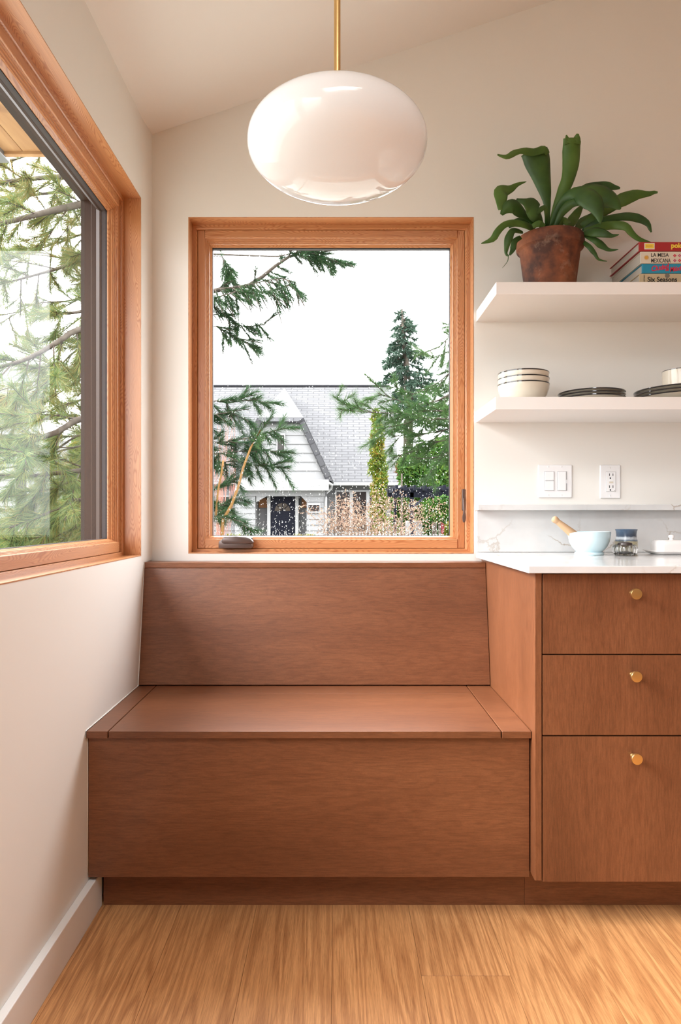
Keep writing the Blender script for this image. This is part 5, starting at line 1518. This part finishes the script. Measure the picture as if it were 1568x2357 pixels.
leaf_cloud('foliage', [blob(q, yq, 24.5, 18, 22) for q in range(915, 1075, 20) for yq in (1160, 1195, 1230)], LG, hd, 14000, 0.12, 31)
DHG = 14.5
sb_ = thing('leafy_shrub', (PX(1020, DHG), DHG, -0.55), 'dense green shrub under the navy pergola', 'shrub')
tube('trunk', [Vector((PX(1015, DHG), DHG, -0.55)), P(1012, 1195, DHG)], [0.04, 0.03], BARK, sb_, 6)
leaf_cloud('foliage', [blob(995, 1170, DHG, 20, 16), blob(1020, 1165, DHG, 24, 20), blob(1045, 1172, DHG, 24, 22), blob(1012, 1185, DHG, 26, 14)], LG, sb_, 6500, 0.085, 10)
sb2 = thing('leafy_shrub', (PX(1045, 15), 15, -0.55), 'pale green shrub with red flowers low by the window edge', 'shrub')
tube('trunk', [Vector((PX(1040, 15), 15, -0.55)), P(1040, 1225, 15)], [0.03, 0.02], BARK, sb2, 6)
leaf_cloud('foliage', [blob(1038, 1220, 15, 14, 20), blob(1030, 1240, 15, 16, 12)], LC_, sb2, 900, 0.06, 13)
leaf_cloud('flowers', [blob(1019, 1215, 14.8, 2, 14)], plain('red_flowers', (0.22, 0.02, 0.03), 0.6), sb2, 70, 0.045, 14)
bz = thing('bronze_shrub', (PX(925, 22), 22, -0.55), 'russet leaved shrub at the corner of the cottage', 'shrub')
tube('trunk', [Vector((PX(925, 22), 22, -0.55)), P(925, 1090, 22)], [0.05, 0.03], BARK, bz, 6)
leaf_cloud('foliage', [blob(930, 1075, 24, 18, 26), blob(940, 1100, 24, 24, 16)], LBR, bz, 1800, 0.09, 15)
# budding bush in front of the cottage
DBS = 11.0
bu = thing('budding_bush', (PX(860, DBS), DBS, -0.55), 'sparse budding bush with pinkish twigs before the cottage windows', 'bush')
V2, F2 = [], []
rb = random.Random(12); bl = []
for i in range(34):
    p0 = Vector((PX(860+rb.uniform(-14, 14), DBS), DBS+rb.uniform(-.1, .1), -0.5))
    ex = rb.uniform(-130, 120); ey = 1232 - rb.uniform(0, 105)*(1-abs(ex)/190)
    p2 = P(862+ex, ey, DBS+rb.uniform(-.6, .6))
    p1 = p0.lerp(p2, 0.5) + Vector((rb.uniform(-.1, .1), 0, 0.25))
    pp = resample([p0, p1, p2], 7)
    v_, f_ = tube_arrays(pp, [0.012*(1-0.75*j/6) for j in range(7)], 5); o_ = len(V2); V2 += v_; F2 += [tuple(k+o_ for k in f) for f in f_]
    for j in range(6):
        a = pp[rb.randint(3, 6)]
        e_ = a + Vector((rb.uniform(-.35, .35), rb.uniform(-.2, .2), rb.uniform(-.05, .3)))
        v_, f_ = tube_arrays([a, e_], [0.004, 0.002], 4); o_ = len(V2); V2 += v_; F2 += [tuple(k+o_ for k in f) for f in f_]
        bl.append((e_.x, e_.y, e_.z, 0.14, 0.14, 0.12))
stuff(meshobj('stems', V2, F2, leafmat('pink_twigs', [(0.0720, 0.0450, 0.0315), (0.1350, 0.0945, 0.0675)], 0.8, False, 0, 5), bu))
leaf_cloud('buds', bl, LB, bu, 7000, 0.021, 17, 0.7)
# low planting below the cottage
for (px_, D_, lab) in ((545, 20, 'low yellow green shrub before the cottage porch'), (700, 22, 'low pale shrub beside the cottage door')):
    lo = thing('low_shrub', (PX(px_, D_), D_, -0.55), lab, 'shrub')
    tube('trunk', [Vector((PX(px_, D_), D_, -0.55)), P(px_, 1250, D_)], [0.03, 0.02], BARK, lo, 6)
    leaf_cloud('foliage', [blob(px_-14, 1242, D_, 18, 12), blob(px_+12, 1242, D_, 20, 12)], LC_, lo, 900, 0.07, 19)
# red twig shrub at the left edge of the far window
rt = thing('red_twig_shrub', (PX(505, 16), 16, -0.55), 'feathery red twigged shrub against the pale roof', 'shrub')
V2, F2 = [], []
for i in range(46):
    p0 = P(503+rb.uniform(-16, 16), 1110, 16); p0.z = -0.55; p2 = P(505+rb.uniform(-18, 40), rb.uniform(955, 1030), 16+rb.uniform(-.4, .4))
    v_, f_ = tube_arrays([p0, p0.lerp(p2, .6)+Vector((rb.uniform(-.15, .15), 0, .1)), p2], [0.004, 0.003, 0.002], 4); o_ = len(V2); V2 += v_; F2 += [tuple(k+o_ for k in f) for f in f_]
stuff(meshobj('stems', V2, F2, plain('red_twigs', (0.24, 0.09, 0.065), 0.7), rt))
# planting seen low through the side window
ys = thing('yellow_shrub', (PX(150, 9), 9, -0.55), 'yellow green shrub low behind the pine', 'shrub')
tube('trunk', [Vector((PX(150, 9), 9, -0.55)), P(150, 1200, 9)], [0.03, 0.02], BARK, ys, 6)
leaf_cloud('foliage', [blob(165, 1190, 9, 36, 50), blob(130, 1230, 9, 36, 34), blob(170, 1110, 9, 22, 40), blob(185, 1040, 9, 22, 46)], LC_, ys, 3000, 0.055, 23)
gs = thing('green_shrub', (PX(40, 12), 12, -0.55), 'light green shrub low before the white house', 'shrub')
tube('trunk', [Vector((PX(40, 12), 12, -0.55)), P(40, 1250, 12)], [0.03, 0.02], BARK, gs, 6)
leaf_cloud('foliage', [blob(30, 1250, 12, 50, 26), blob(80, 1245, 12, 26, 24)], LC_, gs, 1500, 0.06, 25)
